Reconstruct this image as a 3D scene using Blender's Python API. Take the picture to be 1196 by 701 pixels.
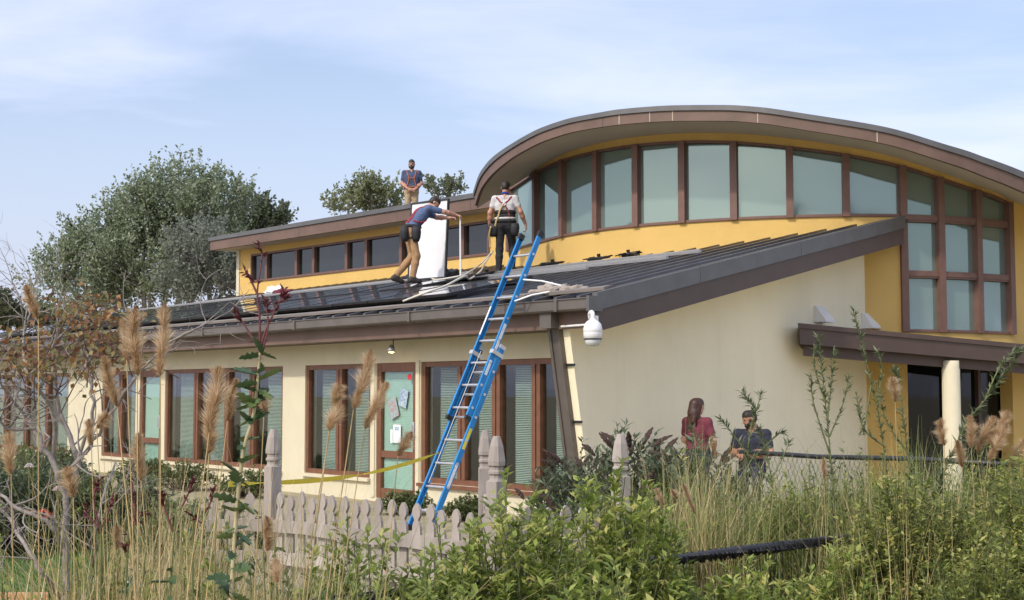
import bpy, math, random
import numpy as np
from mathutils import Vector, Matrix, noise as mnoise
R = math.radians
for o in list(bpy.data.objects): bpy.data.objects.remove(o)
SC = bpy.context.scene
COL = SC.collection

# ------------------------------------------------------------------ camera
cd = bpy.data.cameras.new('camera'); cam = bpy.data.objects.new('camera', cd); COL.objects.link(cam)
cam.location = (0, 0, 1.6); cam.rotation_euler = (R(90 + 3.951), 0, 0)
cd.sensor_width = 36; cd.lens = 48.16; cd.clip_start = .05; cd.clip_end = 3000
SC.camera = cam

# ------------------------------------------------------------------ sky
SUN_EL, SUN_AZ = R(42), R(222)          # azimuth clockwise from +Y
wd = bpy.data.worlds.new('World'); SC.world = wd; wd.use_nodes = True
nt = wd.node_tree; nt.nodes.clear()
def N(nt, typ, **kw):
    n = nt.nodes.new(typ)
    for k, v in kw.items():
        if k.startswith('in_'):
            key = k[3:]; key = int(key) if key.isdigit() else key.replace('_', ' ')
            n.inputs[key].default_value = v
        else: setattr(n, k, v)
    return n
def Lk(nt, a, b): nt.links.new(a, b)
sky = N(nt, 'ShaderNodeTexSky', sky_type='NISHITA', sun_disc=False, sun_elevation=SUN_EL, sun_rotation=SUN_AZ)
sky.air_density = 1.1; sky.dust_density = 4.5; sky.ozone_density = 2.6
bg1 = N(nt, 'ShaderNodeBackground', in_Strength=.135); Lk(nt, sky.outputs[0], bg1.inputs[0])
bg2 = N(nt, 'ShaderNodeBackground', in_Color=(.62, .65, .85, 1), in_Strength=.98)
tc = N(nt, 'ShaderNodeTexCoord')
sx = N(nt, 'ShaderNodeSeparateXYZ'); Lk(nt, tc.outputs['Generated'], sx.inputs[0])
# project the view direction on a cloud deck so streaks flatten towards the horizon
zz = N(nt, 'ShaderNodeMath', operation='ADD', in_1=.12); Lk(nt, sx.outputs[2], zz.inputs[0])
zm = N(nt, 'ShaderNodeMath', operation='MAXIMUM', in_1=.06); Lk(nt, zz.outputs[0], zm.inputs[0])
dv = N(nt, 'ShaderNodeVectorMath', operation='DIVIDE'); Lk(nt, tc.outputs['Generated'], dv.inputs[0])
cmb = N(nt, 'ShaderNodeCombineXYZ'); [Lk(nt, zm.outputs[0], cmb.inputs[i]) for i in range(3)]
Lk(nt, cmb.outputs[0], dv.inputs[1])
mp = N(nt, 'ShaderNodeMapping'); mp.inputs['Rotation'].default_value = (0, 0, .5); mp.inputs['Scale'].default_value = (.55, 1.1, .0); mp.inputs['Location'].default_value = (7.7, .2, 0)
Lk(nt, dv.outputs[0], mp.inputs[0])
n1 = N(nt, 'ShaderNodeTexNoise', in_Scale=.75, in_Detail=6.0, in_Roughness=.52, in_Distortion=.5); Lk(nt, mp.outputs[0], n1.inputs[0])
n2 = N(nt, 'ShaderNodeTexNoise', in_Scale=3.2, in_Detail=7.0, in_Roughness=.6, in_Distortion=.9); Lk(nt, mp.outputs[0], n2.inputs[0])
mx = N(nt, 'ShaderNodeMath', operation='MULTIPLY_ADD', in_1=.16); Lk(nt, n2.outputs[0], mx.inputs[0]); Lk(nt, n1.outputs[0], mx.inputs[2])
mr = N(nt, 'ShaderNodeMapRange', in_1=.40, in_2=.78, in_3=.16, in_4=.84); mr.interpolation_type = 'SMOOTHSTEP'; Lk(nt, mx.outputs[0], mr.inputs[0])
# thin haze grows to the horizon
hz = N(nt, 'ShaderNodeMapRange', in_1=.02, in_2=.34, in_3=.62, in_4=.0); Lk(nt, sx.outputs[2], hz.inputs[0])
mxx = N(nt, 'ShaderNodeMath', operation='MAXIMUM'); Lk(nt, mr.outputs[0], mxx.inputs[0]); Lk(nt, hz.outputs[0], mxx.inputs[1])
ms = N(nt, 'ShaderNodeMixShader'); Lk(nt, mxx.outputs[0], ms.inputs[0]); Lk(nt, bg1.outputs[0], ms.inputs[1]); Lk(nt, bg2.outputs[0], ms.inputs[2])
wo = N(nt, 'ShaderNodeOutputWorld'); Lk(nt, ms.outputs[0], wo.inputs[0])

sl = bpy.data.lights.new('sun', 'SUN'); sl.energy = 1.6; sl.angle = R(2.5); sl.color = (1, .94, .85)
so = bpy.data.objects.new('sun', sl); COL.objects.link(so)
sdir = Vector((math.sin(SUN_AZ) * math.cos(SUN_EL), math.cos(SUN_AZ) * math.cos(SUN_EL), math.sin(SUN_EL)))
so.rotation_euler = sdir.to_track_quat('Z', 'Y').to_euler(); so.location = (-20, -10, 30)
SC.view_settings.view_transform = 'Standard'; SC.view_settings.look = 'None'
SC.view_settings.exposure = 0.70; SC.view_settings.gamma = 1; SC.view_settings.use_curve_mapping = False
SC.render.engine = 'CYCLES'
SC.cycles.max_bounces = 8; SC.cycles.transparent_max_bounces = 12

# ------------------------------------------------------------------ materials
MATS = {}
def mat(name, col, rough=.6, var=.12, scale=6., bump=.0, bscale=40., metal=0., spec=.5, stretch=None, col2=None, objrand=0., coat=0., streak=0.):
    if name in MATS: return MATS[name]
    m = bpy.data.materials.new(name); m.use_nodes = True; t = m.node_tree
    p = t.nodes['Principled BSDF']; p.inputs['Roughness'].default_value = rough; p.inputs['Metallic'].default_value = metal
    p.inputs['Specular IOR Level'].default_value = spec; p.inputs['Coat Weight'].default_value = coat
    tc = N(t, 'ShaderNodeTexCoord'); mp = N(t, 'ShaderNodeMapping'); Lk(t, tc.outputs['Object'], mp.inputs[0])
    if stretch: mp.inputs['Scale'].default_value = stretch
    no = N(t, 'ShaderNodeTexNoise', in_Scale=scale, in_Detail=6., in_Roughness=.62); Lk(t, mp.outputs[0], no.inputs[0])
    mr = N(t, 'ShaderNodeMapRange', in_1=.3, in_2=.7, in_3=0., in_4=1.); Lk(t, no.outputs[0], mr.inputs[0])
    a = np.array(col[:3]); b = np.array(col2[:3]) if col2 else None
    c0, c1 = (a, b) if col2 else (np.clip(a * (1 - var), 0, 1), np.clip(a * (1 + var), 0, 1))
    mix = N(t, 'ShaderNodeMix', data_type='RGBA'); mix.inputs[6].default_value = (*c0, 1); mix.inputs[7].default_value = (*c1, 1)
    Lk(t, mr.outputs[0], mix.inputs[0]); out = mix.outputs[2]
    if streak:
        m3 = N(t, 'ShaderNodeMapping'); m3.inputs['Scale'].default_value = (2.2, 2.2, .16); Lk(t, tc.outputs['Object'], m3.inputs[0])
        n3 = N(t, 'ShaderNodeTexNoise', in_Scale=1.6, in_Detail=8., in_Roughness=.7); Lk(t, m3.outputs[0], n3.inputs[0])
        r3 = N(t, 'ShaderNodeMapRange', in_1=.52, in_2=.80, in_3=1., in_4=1. - streak); Lk(t, n3.outputs[0], r3.inputs[0])
        h3 = N(t, 'ShaderNodeHueSaturation'); Lk(t, r3.outputs[0], h3.inputs['Value']); Lk(t, out, h3.inputs['Color']); out = h3.outputs[0]
    if objrand:
        oi = N(t, 'ShaderNodeObjectInfo'); hs = N(t, 'ShaderNodeHueSaturation'); 
        m2 = N(t, 'ShaderNodeMapRange', in_3=1 - objrand, in_4=1 + objrand); Lk(t, oi.outputs['Random'], m2.inputs[0])
        Lk(t, m2.outputs[0], hs.inputs['Value']); Lk(t, out, hs.inputs['Color']); out = hs.outputs[0]
    Lk(t, out, p.inputs['Base Color'])
    if bump:
        nb = N(t, 'ShaderNodeTexNoise', in_Scale=bscale, in_Detail=4.); Lk(t, mp.outputs[0], nb.inputs[0])
        bp = N(t, 'ShaderNodeBump', in_Strength=bump, in_Distance=.02); Lk(t, nb.outputs[0], bp.inputs['Height']); Lk(t, bp.outputs[0], p.inputs['Normal'])
    MATS[name] = m; return m

def leafmat(name, cols, trans=.3, rough=.5, spec=.4):
    """leaf material: colour picked per leaf from a face attribute"""
    if name in MATS: return MATS[name]
    m = bpy.data.materials.new(name); m.use_nodes = True; t = m.node_tree
    p = t.nodes['Principled BSDF']; p.inputs['Roughness'].default_value = rough; p.inputs['Specular IOR Level'].default_value = spec
    at = N(t, 'ShaderNodeAttribute', attribute_name='rnd'); rp = N(t, 'ShaderNodeValToRGB')
    e = rp.color_ramp.elements
    e[0].position = 0; e[0].color = (*cols[0], 1); e[1].position = 1; e[1].color = (*cols[-1], 1)
    for i, c in enumerate(cols[1:-1]): x = e.new((i + 1) / (len(cols) - 1)); x.color = (*c, 1)
    Lk(t, at.outputs['Fac'], rp.inputs[0]); Lk(t, rp.outputs[0], p.inputs['Base Color'])
    tr = N(t, 'ShaderNodeBsdfTranslucent'); Lk(t, rp.outputs[0], tr.inputs[0])
    ms = N(t, 'ShaderNodeMixShader', in_0=trans); Lk(t, p.outputs[0], ms.inputs[1]); Lk(t, tr.outputs[0], ms.inputs[2])
    Lk(t, ms.outputs[0], t.nodes['Material Output'].inputs[0]); MATS[name] = m; return m

def glassmat(name, tint, refl_rough=.01, base=None, basew=0., base_refl=.05, gcol=(1, 1, 1)):
    """window glass: see-through with a true fresnel reflection; base = even diffuse colour mixed into the pane"""
    if name in MATS: return MATS[name]
    m = bpy.data.materials.new(name); m.use_nodes = True; t = m.node_tree; t.nodes.remove(t.nodes['Principled BSDF'])
    tr = N(t, 'ShaderNodeBsdfTransparent', in_Color=(*tint, 1)); gl = N(t, 'ShaderNodeBsdfGlossy', in_Roughness=refl_rough, in_Color=(*gcol, 1))
    lw = N(t, 'ShaderNodeLayerWeight', in_Blend=.5); pw = N(t, 'ShaderNodeMath', operation='POWER', in_1=4.); Lk(t, lw.outputs['Facing'], pw.inputs[0])
    fr = N(t, 'ShaderNodeMath', operation='MULTIPLY_ADD', in_1=.95 - base_refl, in_2=base_refl); Lk(t, pw.outputs[0], fr.inputs[0])
    src = tr.outputs[0]
    if basew:
        df = N(t, 'ShaderNodeBsdfDiffuse', in_Color=(*base, 1)); mm = N(t, 'ShaderNodeMixShader', in_0=basew)
        Lk(t, src, mm.inputs[1]); Lk(t, df.outputs[0], mm.inputs[2]); src = mm.outputs[0]
    ms = N(t, 'ShaderNodeMixShader'); Lk(t, fr.outputs[0], ms.inputs[0]); Lk(t, src, ms.inputs[1]); Lk(t, gl.outputs[0], ms.inputs[2])
    Lk(t, ms.outputs[0], t.nodes['Material Output'].inputs[0]); MATS[name] = m; return m

# ------------------------------------------------------------------ mesh helpers
class MB:
    def __init__(s): s.v = []; s.f = []; s.m = []; s.cm = 0
    def mat(s, i): s.cm = i; return s
    def add(s, vs, fs):
        b = len(s.v); s.v += [tuple(p) for p in vs]; s.f += [tuple(i + b for i in f) for f in fs]; s.m += [s.cm] * len(fs); return s
    def hexa(s, p): return s.add(p, [(0, 3, 2, 1), (4, 5, 6, 7), (0, 1, 5, 4), (1, 2, 6, 5), (2, 3, 7, 6), (3, 0, 4, 7)])
    def box(s, x0, x1, y0, y1, z0, z1):
        return s.hexa([(x0, y0, z0), (x1, y0, z0), (x1, y1, z0), (x0, y1, z0), (x0, y0, z1), (x1, y0, z1), (x1, y1, z1), (x0, y1, z1)])
    def prism(s, poly, d):
        """poly: ring of 3D points, d: extrusion vector"""
        n = len(poly); d = Vector(d); a = [Vector(p) for p in poly]; b = [p + d for p in a]
        return s.add(a + b, [tuple(range(n - 1, -1, -1)), tuple(range(n, 2 * n))] + [(i, (i + 1) % n, n + (i + 1) % n, n + i) for i in range(n)])
    def loft(s, rings, close=True, caps=True):
        n = len(rings[0]); vs = [p for r in rings for p in r]; fs = []
        for k in range(len(rings) - 1):
            for i in range(n if close else n - 1):
                j = (i + 1) % n; fs.append((k * n + i, k * n + j, (k + 1) * n + j, (k + 1) * n + i))
        if caps and close: fs += [tuple(range(n - 1, -1, -1)), tuple(range((len(rings) - 1) * n, len(rings) * n))]
        return s.add(vs, fs)
    def tube(s, pts, r, n=6, caps=True):
        pts = [Vector(p) for p in pts]; r = r if hasattr(r, '__len__') else [r] * len(pts); rings = []; up = None
        for i, p in enumerate(pts):
            d = (pts[min(i + 1, len(pts) - 1)] - pts[max(i - 1, 0)]).normalized()
            if up is None: up = d.orthogonal().normalized()
            a = (up - d * up.dot(d)); a = a.normalized() if a.length > 1e-6 else d.orthogonal().normalized()
            up = a; b = d.cross(a)
            rings.append([p + (a * math.cos(2 * math.pi * k / n) + b * math.sin(2 * math.pi * k / n)) * r[i] for k in range(n)])
        return s.loft(rings, True, caps)
    def lathe(s, prof, n=16, c=(0, 0, 0)):
        rings = [[(c[0] + r * math.cos(2 * math.pi * k / n), c[1] + r * math.sin(2 * math.pi * k / n), c[2] + z) for k in range(n)] for r, z in prof]
        return s.loft(rings)
    def build(s, name, mats, parent=None, smooth=False):
        me = bpy.data.meshes.new(name); me.from_pydata(s.v, [], s.f)
        mats = mats if isinstance(mats, (list, tuple)) else [mats]
        for m in mats: me.materials.append(m)
        if len(mats) > 1: me.polygons.foreach_set('material_index', s.m)
        if smooth: me.polygons.foreach_set('use_smooth', [True] * len(s.f))
        me.update(); return link(name, me, parent)
def link(name, me, parent=None):
    o = bpy.data.objects.new(name, me); COL.objects.link(o); o.parent = parent; return o
def npmesh(name, V, F, mats, parent=None, rnd=None, midx=None, smooth=False):
    """V (n,3), F (m,k) arrays -> one mesh object"""
    V = np.asarray(V, np.float32); F = np.asarray(F, np.int32); me = bpy.data.meshes.new(name); k = F.shape[1]
    me.vertices.add(len(V)); me.vertices.foreach_set('co', V.ravel())
    me.loops.add(F.size); me.loops.foreach_set('vertex_index', F.ravel())
    me.polygons.add(len(F)); me.polygons.foreach_set('loop_start', np.arange(0, F.size, k, dtype=np.int32))
    mats = mats if isinstance(mats, (list, tuple)) else [mats]
    for m in mats: me.materials.append(m)
    if midx is not None: me.polygons.foreach_set('material_index', np.asarray(midx, np.int32))
    if smooth: me.polygons.foreach_set('use_smooth', np.ones(len(F), bool))
    me.update(calc_edges=True)
    if rnd is not None:
        a = me.attributes.new('rnd', 'FLOAT', 'FACE'); a.data.foreach_set('value', np.asarray(rnd, np.float32))
    return link(name, me, parent)
def tag(o, label=None, cat=None, group=None, kind=None):
    for k, v in (('label', label), ('category', cat), ('group', group), ('kind', kind)):
        if v: o[k] = v
    return o
def thing(name, label, cat, loc=(0, 0, 0), rz=0, group=None):
    o = bpy.data.objects.new(name, None); COL.objects.link(o); o.empty_display_size = .1
    o.location = loc; o.rotation_euler = (0, 0, rz); return tag(o, label, cat, group)
def stuff(o): o['kind'] = 'stuff'; return o
def copytree(o, parent=None):
    c = o.copy(); COL.objects.link(c); c.parent = parent
    for ch in list(o.children): copytree(ch, c)
    return c
def catmull(P, n=8):
    P = np.asarray(P, float); Q = np.vstack([2 * P[0] - P[1], P, 2 * P[-1] - P[-2]]); out = []
    for i in range(1, len(Q) - 2):
        p0, p1, p2, p3 = Q[i - 1:i + 3]
        for k in range(n):
            t = k / n; out.append(.5 * (2 * p1 + (p2 - p0) * t + (2 * p0 - 5 * p1 + 4 * p2 - p3) * t * t + (3 * p1 - p0 - 3 * p2 + p3) * t ** 3))
    out.append(P[-1]); return np.array(out)

# ------------------------------------------------------------------ palette
M_CREAM = mat('cream_stucco', (.66, .60, .43), .9, .05, 1.4, .5, 90, streak=.07)  # sunlit copy of the stucco, darkened in colour against overexposure
M_CREAMG = mat('cream_stucco_shade_lift', (.94, .85, .60), .9, .045, .8, .5, 90, streak=.07)  # same stucco as the front, lightened in colour to counter the gable's shade
M_YELL = mat('yellow_stucco', (.70, .465, .145), .9, .05, 1.2, .5, 90, streak=.07)
M_BROWN = mat('brown_metal_trim', (.085, .055, .042), .5, .12, 3., .04, 30)
M_FASC = mat('brown_fascia_copper', (.145, .090, .066), .55, .2, 1.6, .05, 30)
M_FLASH = mat('grey_flashing', (.135, .132, .128), .42, .14, 2.5, .03, 20, metal=.35)
M_ROOFM = mat('dark_metal_roofing', (.045, .043, .047), .5, .3, 1.8, .05, 25, metal=.3)
M_SEAM = mat('roof_seam_metal', (.075, .073, .076), .27, .2, 2.5, .03, 25, spec=.9)
M_GUT = mat('brown_gutter', (.115, .098, .085), .45, .16, 3., .05, 18)
M_SOFF = mat('tan_soffit', (.58, .51, .39), .85, .05, 1.5, .08, 60)
M_WOODF = mat('red_brown_window_frame', (.17, .072, .036), .5, .2, 8., .08, 40)
M_HFRAME = mat('brown_hall_frame', (.165, .088, .066), .55, .12, 5., .05, 40)
M_DARKIN = mat('dark_interior', (.035, .038, .036), .9, .2, 2.)  # near-black colour stands for the unlit rooms behind the windows
M_BLIND = mat('pale_green_blind', (.42, .50, .45), .7, .08, 3.)
M_TEAL = mat('mint_door_shade', (.44, .62, .55), .75, .06, 3.)
M_GLASS = glassmat('window_glass', (.90, .94, .92))
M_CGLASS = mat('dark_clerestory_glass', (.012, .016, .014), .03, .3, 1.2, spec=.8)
M_HGLASS = glassmat('tinted_reflective_glass', (.2, .3, .28), .05, (.23, .305, .275), .60, base_refl=.20, gcol=(.76, .95, .86))
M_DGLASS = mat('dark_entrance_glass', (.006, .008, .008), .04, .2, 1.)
M_WHITE = mat('white_plastic', (.78, .78, .77), .4, .04, 5.)
M_BLACK = mat('black_plastic', (.012, .012, .013), .45, .3, 8.)
M_BLKMET = mat('black_frame_metal', (.02, .02, .022), .35, .2, 8.)
M_ALU = mat('brushed_aluminium', (.62, .62, .62), .35, .08, 20., metal=.7)
M_PV = mat('solar_glass', (.050, .055, .064), .26, .25, 3., spec=1., coat=1.)  # base colour raised to stand in for sky glare on dark cells
M_FENCE = mat('weathered_fence_wood', (.35, .305, .265), .88, .3, 5., .35, 40, stretch=(1, 1, .18), objrand=.14)
# ================================================================== SETTING
M_SOIL = mat('soil_and_dry_litter', (.25, .215, .13), .95, .3, 2.5, .6, 18, col2=(.38, .33, .20))
g = MB(); 
n = 40; ext = 900
xs = np.concatenate([[-ext, -300, -120], np.linspace(-60, 60, n), [120, 300, ext]])
ys = np.concatenate([[-ext, -200, -60], np.linspace(-10, 90, n), [150, 400, ext]])
V = [(x, y, 0) for y in ys for x in xs]; nx = len(xs)
g.add(V, [(j * nx + i, j * nx + i + 1, (j + 1) * nx + i + 1, (j + 1) * nx + i) for j in range(len(ys) - 1) for i in range(nx - 1)])
tag(g.build('ground', M_SOIL), kind='structure')
M_LAWN = mat('mown_lawn', (.060, .125, .022), .9, .25, 9., .5, 60, col2=(.09, .17, .03))
g = MB(); g.add([(-11, 10.6, .004), (-3.4, 10.6, .004), (-3.9, 14.8, .004), (-11, 17.5, .004)], [(0, 1, 2, 3)])
lawn = tag(g.build('lawn', M_LAWN), kind='structure')
M_PATH = mat('pinkish_gravel_path', (.36, .30, .26), .9, .22, 30., .6, 70)
g = MB(); g.add([(-3.3, 10.9, .008), (-.3, 7.2, .008), (.3, 7.5, .008), (-1.2, 10.6, .008), (-2.2, 12.2, .008), (-3.0, 12.4, .008)], [(0, 1, 2, 3, 4, 5)])
tag(g.build('path', M_PATH), kind='structure')
# low far hills / tree line is made of trees further down

# ================================================================== BUILDING (local frame: x = -s to the right along the front, y = t to the back)
BO = (1.00487, 16.2, 0.0); BRZ = math.atan2(-.76810569, .64032308)
bld = thing('school_building', 'cream and yellow stucco building with metal shed roof and arched glazed hall', 'building', BO, BRZ)
ca, sa = math.cos(BRZ), math.sin(BRZ)
def Wp(s, t, z=0):            # building coords -> world
    x, y = -s, t; return Vector((BO[0] + ca * x - sa * y, BO[1] + sa * x + ca * y, z))
def Bl(X, Y, z=0):            # world -> building local (x=-s, y=t)
    dx, dy = X - BO[0], Y - BO[1]; return (ca * dx + sa * dy, -sa * dx + ca * dy, z)
KS = .175; ZE = 2.74; SLP = .21; SL = 24.2; TT = 8.3
def zr(t): return ZE + SLP * t

# --- façade wall with openings -------------------------------------------------
TF = .60
def walled(mb, s0, s1, z0, z1, holes, t0, t1):
    S = sorted({s0, s1, *[h[0] for h in holes], *[h[1] for h in holes]}); Z = sorted({z0, z1, *[h[2] for h in holes], *[h[3] for h in holes]})
    def solid(i, j):
        if i < 0 or j < 0 or i >= len(S) - 1 or j >= len(Z) - 1: return False
        a, b = (S[i] + S[i + 1]) / 2, (Z[j] + Z[j + 1]) / 2
        return not any(h[0] < a < h[1] and h[2] < b < h[3] for h in holes)
    q = lambda *p: mb.add([(-a, b, c) for a, b, c in p], [(0, 1, 2, 3)])
    for i in range(len(S) - 1):
        for j in range(len(Z) - 1):
            if not solid(i, j): continue
            a, b, c, d = S[i], S[i + 1], Z[j], Z[j + 1]
            q((b, t0, c), (a, t0, c), (a, t0, d), (b, t0, d)); q((a, t1, c), (b, t1, c), (b, t1, d), (a, t1, d))
            if not solid(i - 1, j): q((a, t0, c), (a, t1, c), (a, t1, d), (a, t0, d))
            if not solid(i + 1, j): q((b, t1, c), (b, t0, c), (b, t0, d), (b, t1, d))
            if not solid(i, j - 1): q((a, t0, c), (b, t0, c), (b, t1, c), (a, t1, c))
            if not solid(i, j + 1): q((b, t0, d), (a, t0, d), (a, t1, d), (b, t1, d))
ZS, ZH = .335, 2.075
groups = [   # s_right, s_left, mullion centres
    (1.02, 4.36, [1.83, 2.66, 3.43]),
    (5.66, 7.56, [6.58]),
    (8.27, 12.68, [9.36, 10.26, 11.45]),
    (13.98, 15.6, [14.76]),
    (17.4, 22.6, [18.7, 20.0, 21.3]),
]
doors = [(4.48, 5.50), (12.86, 13.80)]
holes = [(a, b, ZS, ZH) for a, b, _ in groups] + [(a, b, .05, ZH) for a, b in doors]
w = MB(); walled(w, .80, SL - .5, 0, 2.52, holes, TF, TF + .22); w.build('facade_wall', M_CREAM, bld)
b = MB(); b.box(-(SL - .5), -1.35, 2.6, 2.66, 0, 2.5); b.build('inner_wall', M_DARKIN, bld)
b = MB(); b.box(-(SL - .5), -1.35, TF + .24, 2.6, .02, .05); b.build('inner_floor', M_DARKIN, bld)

slatme = {}
def blind(sa_, sb_, z0, z1, t, parent, m=M_BLIND, tilt=.6):
    mb = MB(); z = z0 + .012
    while z < z1 - .01:
        dy, dz = .011 * math.cos(tilt), .011 * math.sin(tilt)
        mb.hexa([(-sb_, t - dy, z - dz), (-sa_, t - dy, z - dz), (-sa_, t + dy, z + dz), (-sb_, t + dy, z + dz),
                 (-sb_, t - dy, z - dz + .0015), (-sa_, t - dy, z - dz + .0015), (-sa_, t + dy, z + dz + .0015), (-sb_, t + dy, z + dz + .0015)])
        z += .0235
    return stuff(mb.build('blind', m, parent))
def pane(sa_, sb_, z0, z1, t, parent, m=M_GLASS, name='pane'):
    mb = MB(); mb.box(-sb_, -sa_, t, t + .008, z0, z1); return mb.build(name, m, parent)
for gi, (a, b_, mull) in enumerate(groups):
    win = MB(); fw = .075; t0, t1 = TF + .03, TF + .12
    win.box(-b_, -a, t0, t1, ZH - fw, ZH); win.box(-b_, -a, t0, t1, ZS, ZS + fw); win.box(-b_, -b_ + fw, t0 - .004, t1, ZS + .001, ZH - .001); win.box(-a - fw, -a, t0 - .004, t1, ZS + .001, ZH - .001)
    wo_ = win.build('window', M_WOODF, bld)
    for mc in mull:
        mb = MB(); mb.box(-mc - .085, -mc - .012, t0 - .008, t1, ZS + fw, ZH - fw); mb.box(-mc + .012, -mc + .085, t0 - .008, t1, ZS + fw, ZH - fw); mb.box(-mc - .012, -mc + .012, t0 + .02, t1, ZS + fw, ZH - fw)
        mb.build('mullion', M_WOODF, wo_)
    sl_ = MB(); sl_.box(-b_ - .02, -a + .02, TF - .06, TF + .025, ZS - .05, ZS - .003); sl_.build('sill', M_WOODF if gi == 0 else M_CREAM, wo_)
    ed = [a + fw] + [x for mc in mull for x in (mc - .085, mc + .085)] + [b_ - fw]
    for k in range(0, len(ed), 2):
        pane(ed[k], ed[k + 1], ZS + fw, ZH - fw, TF + .075, wo_)
        wdt = ed[k + 1] - ed[k]
        blind(ed[k] + .01, ed[k + 1] - (.27 * wdt if wdt > .4 else .02), ZS + fw, ZH - fw, TF + .155, wo_)
# --- doors with papers ---------------------------------------------------------
PRINT = [mat('paper_print_blue', (.10, .22, .42), .8, .9, 26., col2=(.55, .62, .6)), mat('paper_print_mixed', (.42, .18, .16), .8, .9, 22., col2=(.25, .5, .52)), mat('white_paper', (.78, .82, .8), .8, .04)]
M_RED = mat('red_sticker', (.6, .03, .04), .6)
for di, (a, b_) in enumerate(doors):
    d = MB(); t0, t1 = TF + .02, TF + .11; jw = .10
    d.box(-b_, -b_ + jw, t0, t1, .05, ZH); d.box(-a - jw, -a, t0, t1, .05, ZH); d.box(-b_ + jw, -a - jw, t0 + .003, t1, ZH - .13, ZH); 
    d.box(-b_ + jw, -a - jw, t0 + .006, t1, .66, .76); d.box(-b_ + jw, -a - jw, t0 + .006, t1, .05, .2)
    do = d.build('door', M_WOODF, bld)
    for z0, z1 in ((.76, ZH - .13), (.2, .66)):
        pane(a + jw, b_ - jw, z0, z1, TF + .055, do); blind(a + jw, b_ - jw, z0, z1, TF + .085, do, M_TEAL, 1.25)
    h = MB(); h.tube([(-a - .06, TF - .03, .98), (-a - .06, TF - .03, 1.16)], .012, 8); h.box(-a - .085, -a - .035, TF + .0, TF + .02, .95, 1.2); h.build('door_handle', M_ALU, do)
    if di == 0:
        for (cs, cz, wd_, hg, rot, m) in ((4.86, 1.55, .20, .27, -.25, 0), (5.12, 1.40, .22, .30, .35, 1), (5.02, 1.02, .19, .27, 0, 2), (5.16, .98, .06, .2, 0, 2)):
            p = MB(); c, s_ = math.cos(rot), math.sin(rot)
            q = [(-wd_ / 2, -hg / 2), (wd_ / 2, -hg / 2), (wd_ / 2, hg / 2), (-wd_ / 2, hg / 2)]
            p.prism([(-cs + x * c - y * s_, TF + .047, cz + x * s_ + y * c) for x, y in q], (0, .004, 0)); p.build('taped_paper', PRINT[m], do)
        p = MB(); p.prism([(-4.66 + .045 * math.cos(k * math.pi / 7), TF + .012, 1.86 + .045 * math.sin(k * math.pi / 7)) for k in range(14)], (0, .006, 0)); p.build('round_sticker', M_RED, do)
        p = MB(); p.box(-5.07, -4.97, TF + .043, TF + .0465, 1.07, 1.12); p.build('printed_heading', PRINT[0], do)
# cream jamb strips beside the doors
for s0 in (5.52, 4.375):
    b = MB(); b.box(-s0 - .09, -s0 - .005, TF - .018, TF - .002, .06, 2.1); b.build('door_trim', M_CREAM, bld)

# --- eaves ---------------------------------------------------------------------
b = MB(); b.box(-SL, -.05, .04, .075, 2.40, 2.60); b.build('eave_fascia', M_FASC, bld)
b = MB(); b.box(-SL, -.78, .075, TF + .3, 2.405, 2.43); b.build('soffit', M_BROWN, bld)
gt = MB()   # box gutter, open on top
prof = [(-.15, 2.62), (-.13, 2.60), (.035, 2.60), (.035, 2.73), (.022, 2.73), (.022, 2.615), (-.125, 2.615), (-.138, 2.625), (-.138, 2.735), (-.165, 2.748), (-.165, 2.735), (-.15, 2.728)]
gt.prism([(-SL, y, z) for y, z in prof], (SL - .01, 0, 0)); go = gt.build('gutter', M_GUT, bld)
for s in np.arange(.55, SL, 3.05):
    b = MB(); b.box(-s - .025, -s + .025, -.172, -.1505, 2.60, 2.745); b.build('gutter_joint', M_GUT, go)
b = MB(); b.box(-.012, .035, -.16, .06, 2.585, 2.765); b.build('gutter_end_cap', M_FLASH, go)

# --- shed roof -----------------------------------------------------------------
def rk(t): return KS * t     # right edge of the roof
rf = MB(); th = .05
P = lambda s, t, h=0: (-s, t, zr(t) + h)
rf.hexa([P(SL, -.02, -th), P(rk(-.02), -.02, -th), P(rk(8.6), 8.6, -th), P(SL, 8.6, -th), P(SL, -.02), P(rk(-.02), -.02), P(rk(8.6), 8.6), P(SL, 8.6)])
roof = rf.build('shed_roof', M_ROOFM, bld)
sm = MB(); sm.hexa([P(.036, -.02, .0), P(-.036, -.02, .0), P(rk(8.55) - .036, 8.55, 0), P(rk(8.55) + .036, 8.55, 0), P(.030, -.02, .05), P(-.030, -.02, .05), P(rk(8.55) - .030, 8.55, .05), P(rk(8.55) + .030, 8.55, .05)])
smo = sm.build('roof_seam', M_SEAM, roof); smo.location = (-.30, 0, .001); k = 1
while .30 + .42 * k < SL - 1.6:
    c = smo.copy(); COL.objects.link(c); c.parent = roof; c.location = (-.30 - .42 * k, 0, .001); k += 1
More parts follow.
